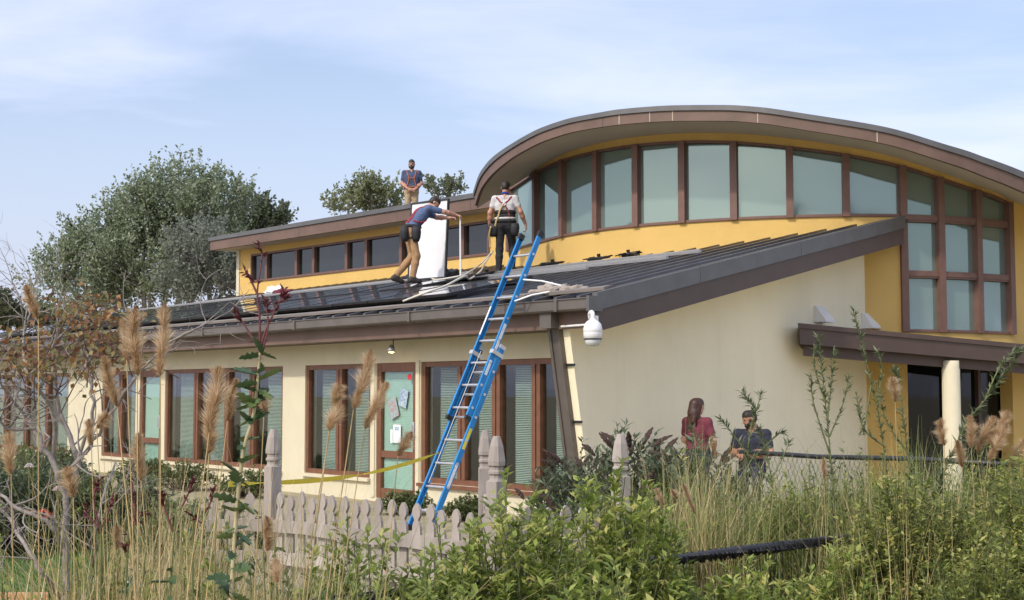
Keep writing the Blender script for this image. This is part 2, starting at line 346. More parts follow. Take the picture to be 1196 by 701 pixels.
# rake trim
b = MB(); b.hexa([P(rk(-.02) + .06, -.02, -.14), P(rk(-.02) - .03, -.02, -.14), P(rk(8.45) - .03, 8.45, -.14), P(rk(8.45) + .06, 8.45, -.14), P(rk(-.02) + .06, -.02, .07), P(rk(-.02) - .03, -.02, .07), P(rk(8.45) - .03, 8.45, .07), P(rk(8.45) + .06, 8.45, .07)])
fl = b.build('rake_flashing', M_FLASH, bld)
for t in (2.2, 4.9, 7.4):
    b = MB(); b.hexa([P(rk(t) + .03, t, -.142), P(rk(t) - .034, t, -.142), P(rk(t + .03) - .034, t + .03, -.142), P(rk(t + .03) + .03, t + .03, -.142), P(rk(t) + .03, t, .074), P(rk(t) - .034, t, .074), P(rk(t + .03) - .034, t + .03, .074), P(rk(t + .03) + .03, t + .03, .074)]); b.build('flashing_joint', M_FLASH, fl)
b = MB(); b.hexa([P(.06, -.01, -.40), P(.0, -.01, -.40), P(rk(8.43), 8.43, -.40), P(rk(8.43) + .06, 8.43, -.40), P(.06, -.01, -.142), P(.0, -.01, -.142), P(rk(8.43), 8.43, -.142), P(rk(8.43) + .06, 8.43, -.142)])
b.build('rake_fascia', M_BROWN, bld)
b = MB(); b.hexa([P(.66, .08, -.36), P(.062, .08, -.36), P(rk(8.3) + .062, 8.3, -.36), P(rk(8.3) + .66, 8.3, -.36), P(.66, .08, -.33), P(.062, .08, -.33), P(rk(8.3) + .062, 8.3, -.33), P(rk(8.3) + .66, 8.3, -.33)]); b.build('rake_soffit', M_SOFF, bld)
# left end wall and gable wall with leaning front edge
def gs(t): return .60 + KS * t
gw = MB(); zt = lambda t: zr(t) - .34
ring = [(.60, 0.), (.12, 2.42), (.12, zt(.12)), (8.9, zt(8.9)), (8.9, 0.)]
A = [(-gs(t), t, z) for t, z in ring]; Bk = [(-gs(t) - .13, t, z) for t, z in ring]
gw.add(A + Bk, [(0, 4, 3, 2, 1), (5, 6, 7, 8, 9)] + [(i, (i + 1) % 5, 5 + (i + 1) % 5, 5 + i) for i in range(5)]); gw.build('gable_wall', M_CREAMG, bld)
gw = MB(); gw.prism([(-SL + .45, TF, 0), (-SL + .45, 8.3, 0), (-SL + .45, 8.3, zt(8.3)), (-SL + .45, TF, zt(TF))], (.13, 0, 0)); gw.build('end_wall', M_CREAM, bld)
# leaning brown channel on the fin edge
ch = MB(); tk = lambda z: .045 + (2.42 - z) / 2.42 * .485
for a0, a1, dt in ((.735, .775, 0), (.775, .895, .02), (.895, .94, 0)):
    ch.hexa([(-a1 - KS * tk(0), tk(0) + dt, 0), (-a0 - KS * tk(0), tk(0) + dt, 0), (-a0 - KS * tk(0), tk(0) + .1, 0), (-a1 - KS * tk(0), tk(0) + .1, 0),
             (-a1 - KS * .045, .06 + dt - .01, 2.415), (-a0 - KS * .045, .06 + dt - .01, 2.415), (-a0 - KS * .045, .15, 2.415), (-a1 - KS * .045, .15, 2.415)])
cho = ch.build('leaning_downpipe', M_GUT, bld)
b = MB(); b.box(-.93, -.72, -.09, .039, 2.41, 2.598); b.build('outlet', M_GUT, cho)
for z in (.55, 1.25, 1.95):
    b = MB(); b.box(-.735 - KS * tk(z) - .02, -.735 - KS * tk(z) + .155, tk(z) + .045, tk(z) + .065, z, z + .03); b.build('strap', M_BLACK, cho)

# --- clerestory ---------------------------------------------------------------
CA, CB = np.array((23.05, 7.72)), np.array((10.2, 8.20)); cdv = (CB - CA) / np.linalg.norm(CB - CA); CL = np.linalg.norm(CB - CA); cnv = np.array((cdv[1], -cdv[0]))
if cnv[1] > 0: cnv = -cnv            # outward = towards the front (smaller t)
def CP(q, o, z): p = CA + cdv * q + cnv * o; return (-p[0], p[1], z)
def cbox(mb, q0, q1, o0, o1, z0, z1): return mb.hexa([CP(q0, o1, z0), CP(q1, o1, z0), CP(q1, o0, z0), CP(q0, o0, z0), CP(q0, o1, z1), CP(q1, o1, z1), CP(q1, o0, z1), CP(q0, o0, z1)])
def sq(s): return (CA[0] - s) / abs(cdv[0])
CS, CH = 4.735, 5.525
b = MB(); cbox(b, .16, CL, -.2, 0, 3.9, CS); cbox(b, .16, CL, -.2, 0, CH, 5.78); cbox(b, .16, sq(22.28), -.2, 0, CS, CH); cbox(b, sq(12.10), CL, -.2, 0, CS, CH); b.build('clerestory_wall', M_YELL, bld)
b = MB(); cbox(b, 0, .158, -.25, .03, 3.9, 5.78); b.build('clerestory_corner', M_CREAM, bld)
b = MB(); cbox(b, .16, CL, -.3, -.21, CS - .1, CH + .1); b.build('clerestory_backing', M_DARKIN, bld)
# window rhythm from the left corner: narrow / wide alternating (world x spacing read off the glazing bars)
xsr = [22.28, 21.47, 19.97, 19.15, 17.65, 16.80, 15.37, 14.60, 13.03, 12.10]
for i in range(len(xsr) - 1):
    q0, q1 = sq(xsr[i]), sq(xsr[i + 1]); f = MB(); e = .055
    cbox(f, q0, q1, -.1, .03, CS, CS + e); cbox(f, q0, q1, -.1, .03, CH - e, CH); cbox(f, q0, q0 + e, -.1, .034, CS + e, CH - e); cbox(f, q1 - e, q1, -.1, .034, CS + e, CH - e)
    fo = f.build('clerestory_window', M_HFRAME, bld); p = MB(); cbox(p, q0 + e, q1 - e, -.06, -.05, CS + e, CH - e); p.build('pane', M_CGLASS, fo)
# roof over the clerestory: fascia, grey edge, soffit, top falling to the back
b = MB(); cbox(b, -.45, CL - .2, .55, .62, 5.69, 5.95); cf = b.build('clerestory_fascia', M_FASC, bld)
b = MB(); cbox(b, -.49, CL - .2, .53, .66, 5.952, 6.06); b.build('roof_edge', M_FLASH, cf)
for q in (4.1, 8.3, 11.0):
    b = MB(); cbox(b, q, q + .012, .6, .6225, 5.69, 5.95); b.build('fascia_joint', M_BROWN, cf)
b = MB(); cbox(b, -.42, CL - .2, -.25, .548, 5.70, 5.73); b.build('clerestory_soffit', M_SOFF, bld)
b = MB(); b.hexa([CP(-.47, .53, 5.9), CP(CL - .2, .53, 5.9), CP(CL - .2, -5, 5.62), CP(-.47, -5, 5.62), CP(-.47, .53, 6.0), CP(CL - .2, .53, 6.0), CP(CL - .2, -5, 5.72), CP(-.47, -5, 5.72)]); b.build('clerestory_roof', M_ROOFM, bld)

# --- arched hall --------------------------------------------------------------
HP = np.array([(-1.6, 32.4), (-0.6, 30), (.1, 28.2), (.46, 27.2), (.93, 26.0), (1.53, 25.05), (2.2, 24.35), (3.03, 23.78), (3.82, 23.38), (4.68, 23.1), (5.65, 22.93), (6.53, 22.95), (7.2, 23.12), (7.8, 23.38), (8.4, 23.72), (8.9, 24.05), (10, 25), (11, 26.2), (11.8, 27.6)])
HC = catmull(HP, 12)
_t = np.gradient(HC, axis=0); _t /= np.linalg.norm(_t, axis=1)[:, None]; HN = np.stack([_t[:, 1], -_t[:, 0]], 1)
def hidx(X):  # fractional index on the wall curve at world X
    i = int(np.searchsorted(HC[:, 0], X)); i = min(max(i, 1), len(HC) - 1); return i - 1 + (X - HC[i - 1, 0]) / (HC[i, 0] - HC[i - 1, 0])
def hp(i, o=0., z=0.):
    i = min(max(i, 0), len(HC) - 1.001); k = int(i); f = i - k; p = HC[k] * (1 - f) + HC[k + 1] * f; n = HN[k] * (1 - f) + HN[k + 1] * f
    return Bl(p[0] + n[0] * o, p[1] + n[1] * o, z)
def hstrip(mb, i0, i1, o0, o1, z0, z1, step=2.):
    """curved bar following the wall; z0 / z1 numbers or functions of the index"""
    n = max(1, int(math.ceil((i1 - i0) / step))); fz0 = z0 if callable(z0) else (lambda i: z0); fz1 = z1 if callable(z1) else (lambda i: z1)
    rings = []
    for k in range(n + 1):
        i = i0 + (i1 - i0) * k / n; rings.append([hp(i, o0, fz0(i)), hp(i, o1, fz0(i)), hp(i, o1, fz1(i)), hp(i, o0, fz1(i))])
    return mb.loft(rings)
HSILL = 4.59; HX = [-.05, .48, .97, 1.56, 2.23, 2.99, 3.82, 4.72, 5.63, 6.59, 7.27, 8.02, 8.72]; HH = [5.93, 6.05, 6.085, 6.10, 6.085, 6.04, 5.965, 5.83, 5.67, 5.46, 5.31, 5.14, 4.98]
HI = [hidx(x) for x in HX]
hc = np.polyfit(HI, HH, 6)
def hz_(i): 
    if i <= HI[0]: return float(np.polyval(hc, HI[0]) - .02 * (HI[0] - i))
    if i >= HI[-1]: return float(np.polyval(hc, HI[-1]) - .013 * (i - HI[-1]))
    return float(np.polyval(hc, i))
WTOP = lambda i: hz_(i) + .16
b = MB(); e0, e1 = HI[0] - 2.2, len(HC) - 2.
hstrip(b, e0, HI[9], -.25, 0, 0, HSILL); hstrip(b, HI[9], HI[12], -.25, 0, 2.30, 2.65); hstrip(b, HI[12], e1, -.25, 0, 0, WTOP)
hstrip(b, e0, HI[12], -.25, 0, hz_, WTOP); hstrip(b, e0, HI[0] - 1, -.25, 0, HSILL, hz_)
iL, iR = hidx(6.62), hidx(8.95)
hstrip(b, HI[9], iL, -.25, 0, 0, 2.30); hstrip(b, iR, HI[12] + .01 if HI[12] > iR else iR + 4, -.25, -.001, 0, 2.30)
b.build('hall_wall', M_YELL, bld)
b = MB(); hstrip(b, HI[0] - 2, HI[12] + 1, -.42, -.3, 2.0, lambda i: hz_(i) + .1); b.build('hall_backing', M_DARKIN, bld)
def hbar(mb, i, wd_, o0, o1, z0, z1):
    hw = wd_ / 2 / (np.linalg.norm(HC[int(i) + 1] - HC[int(i)])); return hstrip(mb, i - hw, i + hw, o0, o1, z0, z1, 9)
def hwin(i0, i1, z0, z1):
    f = MB(); e = .045; st = np.linalg.norm(HC[int(i0) + 1] - HC[int(i0)]); k0, k1 = i0 + .055 / st, i1 - .055 / st
    hstrip(f, k0, k1, -.1, .03, z0, z0 + e)
    zz1 = z1 if callable(z1) else (lambda i: z1)
    fo = f.build('hall_window', M_HFRAME, bld)
    f = MB(); hstrip(f, k0, k1, -.1, .03, lambda i: zz1(i) - e, zz1); f.build('head_bar', M_HFRAME, fo)
    p = MB(); hstrip(p, k0, k1, -.07, -.05, z0 + e, lambda i: zz1(i) - e, 99.); p.build('pane', M_HGLASS, fo)
    return fo
for k in range(12):
    hwin(HI[k], HI[k + 1], HSILL, lambda i: hz_(i) - .005)
for k in (9, 10, 11):
    for z0, z1 in ((3.64, 4.555), (2.65, 3.605)): hwin(HI[k], HI[k + 1], z0, z1)
for k in range(13):
    mb = MB(); hbar(mb, HI[k], .12, -.12, .07, HSILL if k < 9 else 2.65, hz_(HI[k]) - .01); mb.build('hall_mullion', M_HFRAME, bld)
for z in (4.5725, 3.6225):
    mb = MB(); hstrip(mb, HI[9], HI[12], -.11, .045, z - .03, z + .03); mb.build('hall_transom', M_HFRAME, bld)
# roof edge: fascia heights read along the overhang curve
OV = 1.2; OC = HC + HN * OV
fx = [-.73, -.65, -.41, .03, .49, 1.02, 1.48, 1.79, 2.29, 2.62, 3.62, 4.14, 6.06, 6.98, 7.8, 8.42]; fb = [5.33, 5.60, 5.80, 6.0, 6.13, 6.195, 6.20, 6.20, 6.18, 6.16, 6.07, 5.99, 5.59, 5.32, 5.09, 4.92]
def oidx(X):
    i = int(np.searchsorted(OC[:, 0], X)); i = min(max(i, 1), len(OC) - 1); return i - 1 + (X - OC[i - 1, 0]) / (OC[i, 0] - OC[i - 1, 0])
FI = [oidx(x) for x in fx]
def fz(i):
    if i <= FI[0]: return fb[0] + (i - FI[0]) * .05
    if i >= FI[-1]: return max(fb[-1] - (i - FI[-1]) * .0165, 3.6)
    return float(np.interp(i, FI, fb))
_ii = np.arange(0, len(HC) - 1, .5); _fz = np.array([fz(i) for i in _ii]); 
for _ in range(14): _fz[1:-1] = (_fz[:-2] + 2 * _fz[1:-1] + _fz[2:]) / 4
fzs = lambda i: float(np.interp(i, _ii, _fz))
FT = lambda i: float(np.interp(i, FI, [.30] * 3 + [.25] * 4 + [.26] * 5 + [.27, .28, .31, .33]))
f0, f1 = FI[0] - .3, len(HC) - 2.
b = MB(); hstrip(b, f0, f1, OV - .06, OV, fzs, lambda i: fzs(i) + FT(i) * .66, 1.); hf = b.build('hall_fascia', M_FASC, bld)
b = MB(); hstrip(b, f0 - .2, f1, OV - .1, OV + .03, lambda i: fzs(i) + FT(i) * .662, lambda i: fzs(i) + FT(i), 1.); b.build('roof_edge', M_FLASH, hf)
for x in (1.56, 1.83, 2.32, 2.68, 4.0, 5.85):
    i = oidx(x); b = MB(); hstrip(b, i - .06, i + .06, OV - .02, OV + .004, lambda q: fzs(q) + .005, lambda q: fzs(q) + FT(q) * .65); b.build('fascia_joint', M_SOFF if x > 1.6 else M_BROWN, hf)
b = MB(); rings = []
for i in np.arange(f0 - 1, f1, 1.): rings.append([hp(i, OV - .062, fzs(i) + .02), hp(i, -.2, WTOP(i) - .03), hp(i, -1.6, WTOP(i) - .03)])
b.loft(rings, close=False); b.build('hall_soffit', M_SOFF, bld)
b = MB(); rings = []
for i in np.arange(f0 - 1, f1, 2.):
    a = hp(i, OV - .02, fzs(i) + FT(i) - .01); c = hp(i, -.2, max(fzs(i) + FT(i), WTOP(i)) + .10); m_ = (-6.5, 16.5, 6.9)
    rings.append([a, c, [c[k] * .6 + m_[k] * .4 for k in range(3)], m_])
b.loft(rings, close=False); b.build('hall_roof', M_ROOFM, bld, True)

# --- entrance canopy, column, doors --------------------------------------------
c0, c1 = np.array((4.33, 20.6)), np.array((9.55, 22.85)); cu = (c1 - c0) / np.linalg.norm(c1 - c0); cn = np.array((.19, .98)); CLn = np.linalg.norm(c1 - c0)
def KP(q, o, z): p = c0 + cu * q + cn * o; return Bl(p[0], p[1], z)
def kbox(mb, q0, q1, o0, o1, za0, za1, zb0, zb1): return mb.hexa([KP(q0, o0, za0), KP(q1, o0, zb0), KP(q1, o1, zb0), KP(q0, o1, za0), KP(q0, o0, za1), KP(q1, o0, zb1), KP(q1, o1, zb1), KP(q0, o1, za1)])
b = MB(); kbox(b, 0, CLn, 0, .06, 2.36, 2.60, 2.03, 2.27); cp_ = b.build('canopy', M_BROWN, bld)
b = MB(); kbox(b, -.03, CLn, -.03, .1, 2.602, 2.675, 2.272, 2.345); b.build('canopy_edge', M_BROWN, cp_)
b = MB(); kbox(b, .0, .06, .062, .56, 2.365, 2.60, 2.36, 2.595); b.build('canopy_end', M_BROWN, cp_)
b = MB(); kbox(b, .06, CLn, .18, .3, 2.19, 2.37, 1.87, 2.05); b.build('canopy_beam', M_BROWN, cp_)
b = MB(); kbox(b, 0.005, CLn, .102, 1.6, 2.605, 2.64, 2.275, 2.31); b.build('canopy_roof', M_ROOFM, cp_)
b = MB(); kbox(b, .062, CLn, .31, 1.5, 2.30, 2.32, 2.0, 2.02); b.build('canopy_soffit', M_BROWN, cp_)
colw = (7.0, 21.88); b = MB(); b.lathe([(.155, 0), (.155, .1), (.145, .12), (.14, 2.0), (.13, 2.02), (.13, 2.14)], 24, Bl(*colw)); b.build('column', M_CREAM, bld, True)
b = MB(); hstrip(b, iL, iR, -.3, -.28, .05, 2.29); dg = b.build('entrance_glazing', M_DGLASS, bld)
for x in (6.62, 7.5, 8.2, 8.95):
    b = MB(); hbar(b, hidx(x), .07, -.3, -.2, .02, 2.29); b.build('glazing_bar', M_BROWN, dg)
# ================================================================== THINGS ON AND AROUND THE BUILDING
rng = random.Random(7)
BM = Matrix.Translation(BO) @ Matrix.Rotation(BRZ, 4, 'Z')
RT = math.atan(SLP)
def roof_mat(s, t, h=0., rz=0.):
    return BM @ Matrix.Translation((-s, t, zr(t) + h)) @ Matrix.Rotation(RT, 4, 'X') @ Matrix.Rotation(rz, 4, 'Z')
def place(o, m): o.matrix_world = m; return o

# --- ladder --------------------------------------------------------------------
M_BLUE = mat('blue_fibreglass', (.015, .20, .48), .42, .12, 9., .03, 60)
M_YST = mat('yellow_label', (.75, .62, .03), .5); M_WST = mat('white_label', (.72, .75, .78), .5, .3, 60.)
LT0, LDT = -1.60, .504; LDN = math.hypot(1, LDT); LLEN = 3.56 * LDN
ladder = thing('extension_ladder', 'blue fibreglass extension ladder leaning on the gutter', 'ladder', Wp(1.31, LT0), BRZ)
dy, dz = LDT / LDN, 1 / LDN                    # along the ladder; normal towards the climber is (0,-dz,dy)
def LP(x, q, n=0.): return (x, dy * q - dz * n, dz * q + dy * n)
def lbox(mb, x0, x1, q0, q1, n0, n1): return mb.hexa([LP(x0, q0, n0), LP(x1, q0, n0), LP(x1, q0, n1), LP(x0, q0, n1), LP(x0, q1, n0), LP(x1, q1, n0), LP(x1, q1, n1), LP(x0, q1, n1)])
for wd_, q0, q1, n0, nm in ((.225, .03, 2.42, 0., 'base'), (.20, 1.42, LLEN, .078, 'fly')):
    for s_ in (-1, 1):
        r = MB(); x1 = s_ * wd_; web = s_ * (wd_ - .004); fl_ = s_ * (wd_ - .030)
        a, b_ = sorted((web, x1)); lbox(r, a, b_, q0, q1, n0, n0 + .07)
        a, b_ = sorted((fl_, web)); lbox(r, a, b_, q0 + .001, q1 - .001, n0, n0 + .006); lbox(r, a, b_, q0 + .001, q1 - .001, n0 + .064, n0 + .07)
        ro = r.build('rail', M_BLUE, ladder)
        e = MB(); a, b_ = sorted((fl_ - s_ * .004, x1 + s_ * .004)); 
        if nm == 'fly': lbox(e, a, b_, q1 - .04, q1 + .035, n0 - .004, n0 + .074); e.build('end_cap', M_BLACK, ro); e = MB(); lbox(e, a, b_, q0 - .02, q0 + .03, n0 - .004, n0 + .074); e.build('end_cap', M_BLACK, ro)
        else: lbox(e, a, b_, -.02, .05, n0 - .01, n0 + .08); e.build('foot', M_BLACK, ro); e = MB(); lbox(e, a, b_, q1 - .03, q1 + .02, n0 - .006, n0 + .082); e.build('guide_bracket', M_ALU, ro)
        if s_ > 0:
            for (l0, l1, m) in (((.55, .85, M_WST), (1.05, 1.32, M_YST)) if nm == 'base' else ((2.0, 2.2, M_WST), (2.35, 2.7, M_WST))):
                e = MB(); e.hexa([LP(x1 + .001, l0, n0 + .015), LP(x1 + .003, l0, n0 + .015), LP(x1 + .003, l0, n0 + .055), LP(x1 + .001, l0, n0 + .055), LP(x1 + .001, l1, n0 + .015), LP(x1 + .003, l1, n0 + .015), LP(x1 + .003, l1, n0 + .055), LP(x1 + .001, l1, n0 + .055)]); e.build('sticker', m, ro)
        elif nm == 'fly':
            e = MB(); lbox(e, -wd_ + .001, -wd_ + .028, 2.55, 2.95, n0 + .0705, n0 + .0715); e.build('sticker', M_WST, ro)
    q = q0 + .22 if nm == 'base' else q0 + .14
    while q < q1 - .08:
        r = MB(); r.tube([LP(-wd_ + .005, q, n0 + .035), LP(wd_ - .005, q, n0 + .035)], .016, 10); ro = r.build('rung', M_ALU, ladder)
        for s_ in (-1, 1):
            e = MB(); e.tube([LP(s_ * wd_ + s_ * .0005, q, n0 + .035), LP(s_ * (wd_ + .006), q, n0 + .035)], .018, 10); e.build('rung_end', M_ALU, ro)
        q += .305
for s_ in (-1, 1):
    e = MB(); lbox(e, s_ * .2 - .035, s_ * .2 + .035, 2.28, 2.33, -.01, .16); e.build('rung_lock', M_ALU, ladder)
e = MB(); e.tube([LP(.0, .55, .16), LP(.0, 2.3, .165)], .005, 5); e.build('pull_rope', mat('pale_rope', (.62, .58, .48), .9, .1), ladder)
for q, en in ((3.33, (.66, 1.62, 2.93)), (3.02, (.52, 1.55, 2.86))):
    e = MB(); e.tube([LP(.19, q, .11), Vector(LP(.19, q, .11)) * .5 + Vector(en) * .5 + Vector((0, 0, .02)), en], .011, 7); e.build('stabiliser_arm', M_WHITE, ladder)

# --- solar panels on the roof ----------------------------------------------------
pv = MB(); W_, L_ = .985, 1.66
pv.box(-W_ / 2, W_ / 2, -L_ / 2, -L_ / 2 + .03, -.04, 0); pv.box(-W_ / 2, W_ / 2, L_ / 2 - .03, L_ / 2, -.04, 0); pv.box(-W_ / 2, -W_ / 2 + .03, -L_ / 2 + .03, L_ / 2 - .03, -.04, 0); pv.box(W_ / 2 - .03, W_ / 2, -L_ / 2 + .03, L_ / 2 - .03, -.04, 0)
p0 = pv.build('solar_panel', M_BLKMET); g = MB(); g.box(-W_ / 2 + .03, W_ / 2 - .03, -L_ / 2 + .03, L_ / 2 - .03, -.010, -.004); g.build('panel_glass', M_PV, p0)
g = MB(); g.tube([(-.49, -.62, -.075), (.49, -.62, -.075)], .02, 4); g.tube([(-.49, .5, -.075), (.49, .5, -.075)], .02, 4); stuff(g.build('rail_stub', M_BLKMET, p0))
first = True
for row, (t0, sA, sB) in enumerate(((.60, 3.75, 23.4), (2.30, 6.9, 23.4))):
    s = sA + .5
    while s < sB:
        o = p0 if first else copytree(p0); first = False
        place(o, roof_mat(s, t0 + L_ / 2 * math.cos(RT), .175 + (.012 if row else 0) + rng.uniform(-.004, .004), 0))
        if row == 0: tag(o, 'black solar panel lying in the lower row along the gutter', 'solar panel', 'solar panels laid in the lower row')
        else: tag(o, 'black solar panel lying in the upper row below the clerestory', 'solar panel', 'solar panels laid in the upper row')
        if s < sA + .6: o['label'] = ('black solar panel ending the lower row beside the rope and ladder', 'black solar panel ending the upper row under the bending worker')[row]
        if s + 1.005 >= sB: o['label'] = ('black solar panel closing the lower row at the far roof end', 'black solar panel closing the upper row at the far roof end')[row]
        s += 1.005
# panel standing on end, white back to the camera
M_BACK = mat('white_back_sheet', (.70, .70, .70), .5, .03, 3.)
up = MB(); ww, hh = .96, 1.47
up.box(-ww / 2, -ww / 2 + .03, 0, .04, 0, hh); up.box(ww / 2 - .03, ww / 2, 0, .04, 0, hh); up.box(-ww / 2 + .03, ww / 2 - .03, 0, .04, 0, .03); up.box(-ww / 2 + .03, ww / 2 - .03, 0, .04, hh - .03, hh)
uo = up.build('solar_panel', M_BLKMET); g = MB(); g.box(-ww / 2 + .03, ww / 2 - .03, .012, .02, .03, hh - .03); g.build('back_sheet', M_BACK, uo)
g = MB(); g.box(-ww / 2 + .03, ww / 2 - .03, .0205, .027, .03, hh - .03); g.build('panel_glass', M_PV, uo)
g = MB(); g.box(-.07, .07, -.012, .0115, hh - .3, hh - .2); g.build('junction_box', M_BLACK, uo)
UPS, UPT = 8.5, 3.72
place(uo, Matrix.Translation(Wp(UPS, UPT, zr(UPT) + .19)) @ Matrix.Rotation(R(-40), 4, 'Z') @ Matrix.Rotation(R(-3), 4, 'X'))
tag(uo, 'solar panel stood on end beside the bending worker, white back showing', 'solar panel')
# mounting rails
rl = MB(); rl.box(-.5, .5, -.02, .02, 0, .045); 
for i, (s0, s1, t, h, lab) in enumerate(((4.4, 8.6, 3.95, .06, 'short bare aluminium mounting rail ending beside the stabiliser side of the ladder'), (3.0, 9.5, 4.35, .06, 'long bare aluminium mounting rail lying across the seams'), (2.9, 9.3, 5.0, .06, 'bare aluminium mounting rail nearest the yellow hall wall'), (9.2, 22.5, 4.25, .15, 'aluminium mounting rail edging the upper panel row'), (9.9, 22.0, 5.9, .06, 'aluminium mounting rail lying below the clerestory windows'))):
    o = MB(); o.box(-s1, -s0, -.03, .03, 0, .05); o.box(-s1 + .01, -s0 - .01, -.01, .01, .05, .056)
    o = o.build('mounting_rail', M_ALU); place(o, BM @ Matrix.Translation((0, t, zr(t) + h)) @ Matrix.Rotation(RT, 4, 'X')); tag(o, lab, 'rail', 'mounting rails on the roof')
# toe boards
M_BOARD = mat('grey_brown_board', (.20, .175, .15), .85, .2, 4., .2, 30, stretch=(.2, 1, 1))
for (sa_, sb_, t, rz, lab) in ((1.5, 12.3, .30, 0, 'long weathered toe board laid along the gutter behind the ladder'), (12.4, 22.9, .30, 0, 'long weathered toe board laid along the gutter at the far roof end'), (.22, 1.12, .36, .12, 'short loose board on the roof corner above the security camera')):
    L2 = (sb_ - sa_) / 2; o = MB(); o.box(-L2, L2, -.09, .09, 0, .038); o = o.build('toe_board', M_BOARD); place(o, roof_mat((sa_ + sb_) / 2, t, .058, rz)); tag(o, lab, 'board')
# crumpled cloth heaps, cable heaps, bags: noise-shaped soft lumps
def lump(name, m, s, t, h, sx, sy, sz, seed, label, cat, rough=.5, group=None):
    nU, nV = 26, 16; vs = []; fs = []
    for j in range(nV + 1):
        for i in range(nU):
            a = 2 * math.pi * i / nU; e = math.pi / 2 * (1 - j / nV) ; e = max(e, 0)
            d = Vector((math.cos(a) * math.cos(e), math.sin(a) * math.cos(e), math.sin(e)))
            k = 1 + rough * mnoise.noise(d * 2.3 + Vector((seed, 0, 0))) + rough * .6 * abs(mnoise.noise(d * 5.5 + Vector((0, seed, 0)))) - .1
            vs.append((d.x * sx * k, d.y * sy * k, max(d.z * sz * k, -.005)))
    for j in range(nV):
        for i in range(nU): fs.append((j * nU + i, (j + 1) * nU + i, (j + 1) * nU + (i + 1) % nU, j * nU + (i + 1) % nU))
    o = MB().add(vs, fs).build(name, m, None, True); place(o, roof_mat(s, t, h, seed)); return tag(o, label, cat, group)
M_TARP = mat('tan_canvas', (.34, .29, .235), .9, .3, 9., .4, 30); M_BAG = mat('black_nylon', (.018, .018, .02), .7, .3, 9., .2, 40)
lump('canvas_heap', M_TARP, 1.75, .75, .02, .33, .2, .11, 1.3, 'crumpled tan canvas heaped on the roof behind the ladder', 'canvas', .6)
lump('canvas_heap', M_TARP, 1.05, .55, .02, .26, .17, .09, 4.7, 'smaller crumpled tan canvas by the stabiliser arms', 'canvas', .6)
lump('tool_bag', M_BAG, 9.35, 4.9, .05, .5, .22, .20, 2.2, 'black tool bag behind the bending worker', 'bag', .5)
lump('tool_bag', M_BAG, 11.2, 5.3, .05, .55, .2, .16, 8.2, 'low black bag beside the clerestory windows', 'bag', .5)
lump('folded_jacket', mat('dark_red_cloth', (.13, .02, .035), .9, .6, 12.), 17.2, 5.8, .05, .34, .22, .14, 3.1, 'dark red jacket dropped on the panels by the clerestory', 'jacket', .6)
lump('white_bag', M_WHITE, 18.3, 6.2, .05, .4, .22, .2, 6.1, 'white sack lying behind the dark red jacket', 'bag', .5)
for i, (s, t) in enumerate(((7.3, 5.75), (6.1, 5.8), (5.55, 6.0), (8.2, 4.9))):
    o = MB(); r2 = random.Random(20 + i)
    for q in range(4):
        pts = [(r2.uniform(-.3, .3), r2.uniform(-.12, .12), r2.uniform(.01, .07)) for _ in range(6)]
        o.tube(catmull(pts, 5), .012, 5)
    o.box(-.1, .06, -.05, .05, 0, .06); o.box(.02, .05, -.03, .03, .061, .12)
    o = o.build('cable_bundle', M_BLACK); place(o, roof_mat(s, t, .055)); stuff(o); tag(o, ['tangled black cable nearest the worker in the grey shirt', 'tangled black cable midway along the yellow hall wall', 'small black clamp standing below the hall windows', 'black cable coil at the feet of the worker in grey'][i], 'cable')
# white rope
M_ROPE = mat('pale_rope', (.62, .58, .48), .9, .1)
def rope(pts, r, label, name='rope', m=M_ROPE):
    P3 = [Wp(s, t, zr(t) + h) for s, t, h in pts]; o = MB().tube(catmull(P3, 6), r, 6).build(name, m, None, True); return tag(o, label, 'rope')
rope([(8.13, 5.0, .50), (8.1, 4.8, .32), (7.5, 4.2, .20), (6.4, 3.1, .16), (5.0, 1.9, .30), (4.3, 1.0, .25), (4.2, .6, .22), (4.6, .45, .13)], .017, 'white safety rope trailing down the roof from the worker in grey')
rope([(8.15, 4.98, .48), (7.9, 4.5, .3), (7.2, 3.7, .24), (6.5, 3.0, .24), (6.9, 2.8, .23), (7.9, 3.4, .22)], .015, 'white rope looped across the panels to the upright panel')

# --- security camera, lamp, wall lights ------------------------------------------
sc = thing('security_camera', 'white dome security camera hung at the roof corner', 'camera', Wp(-.10, -.16, 2.16), BRZ)
MB().lathe([(.02, 0), (.075, .012), (.092, .05), (.096, .09)], 24).build('lens_dome', mat('smoked_white_dome', (.55, .57, .55), .15, .05), sc, True)
MB().lathe([(.096, .091), (.108, .096), (.112, .16), (.11, .172), (.113, .176), (.112, .21), (.098, .265), (.065, .30), (.035, .315), (.03, .33)], 24).build('housing', M_WHITE, sc, True)
MB().lathe([(.108, .085), (.111, .088), (.111, .0915), (.105, .093)], 24).build('seam_ring', M_BLACK, sc)
e = MB(); e.tube(catmull([(0, 0, .32), (0, 0, .38), (-.03, .01, .405), (-.08, .03, .39), (-.11, .07, .33), (-.11, .12, .3)], 4), .026, 10); e.build('bracket_arm', M_WHITE, sc, True)
MB().box(-.17, -.06, .10, .148, .23, .37).build('bracket_plate', M_WHITE, sc)
e = MB().tube([Wp(.14, .028, 2.435), Wp(.66, .028, 2.43)], .014, 8).build('conduit', M_WHITE); tag(e, 'thin white conduit running from the security camera to the downpipe', 'conduit')
lm = thing('soffit_lamp', 'small lit reflector lamp hanging above the mint door', 'lamp', Wp(4.72, .33, 2.22), BRZ)
MB().tube([(.045, 0, .05), (.045, 0, .186)], .008, 8).build('stem', M_BLACK, lm)
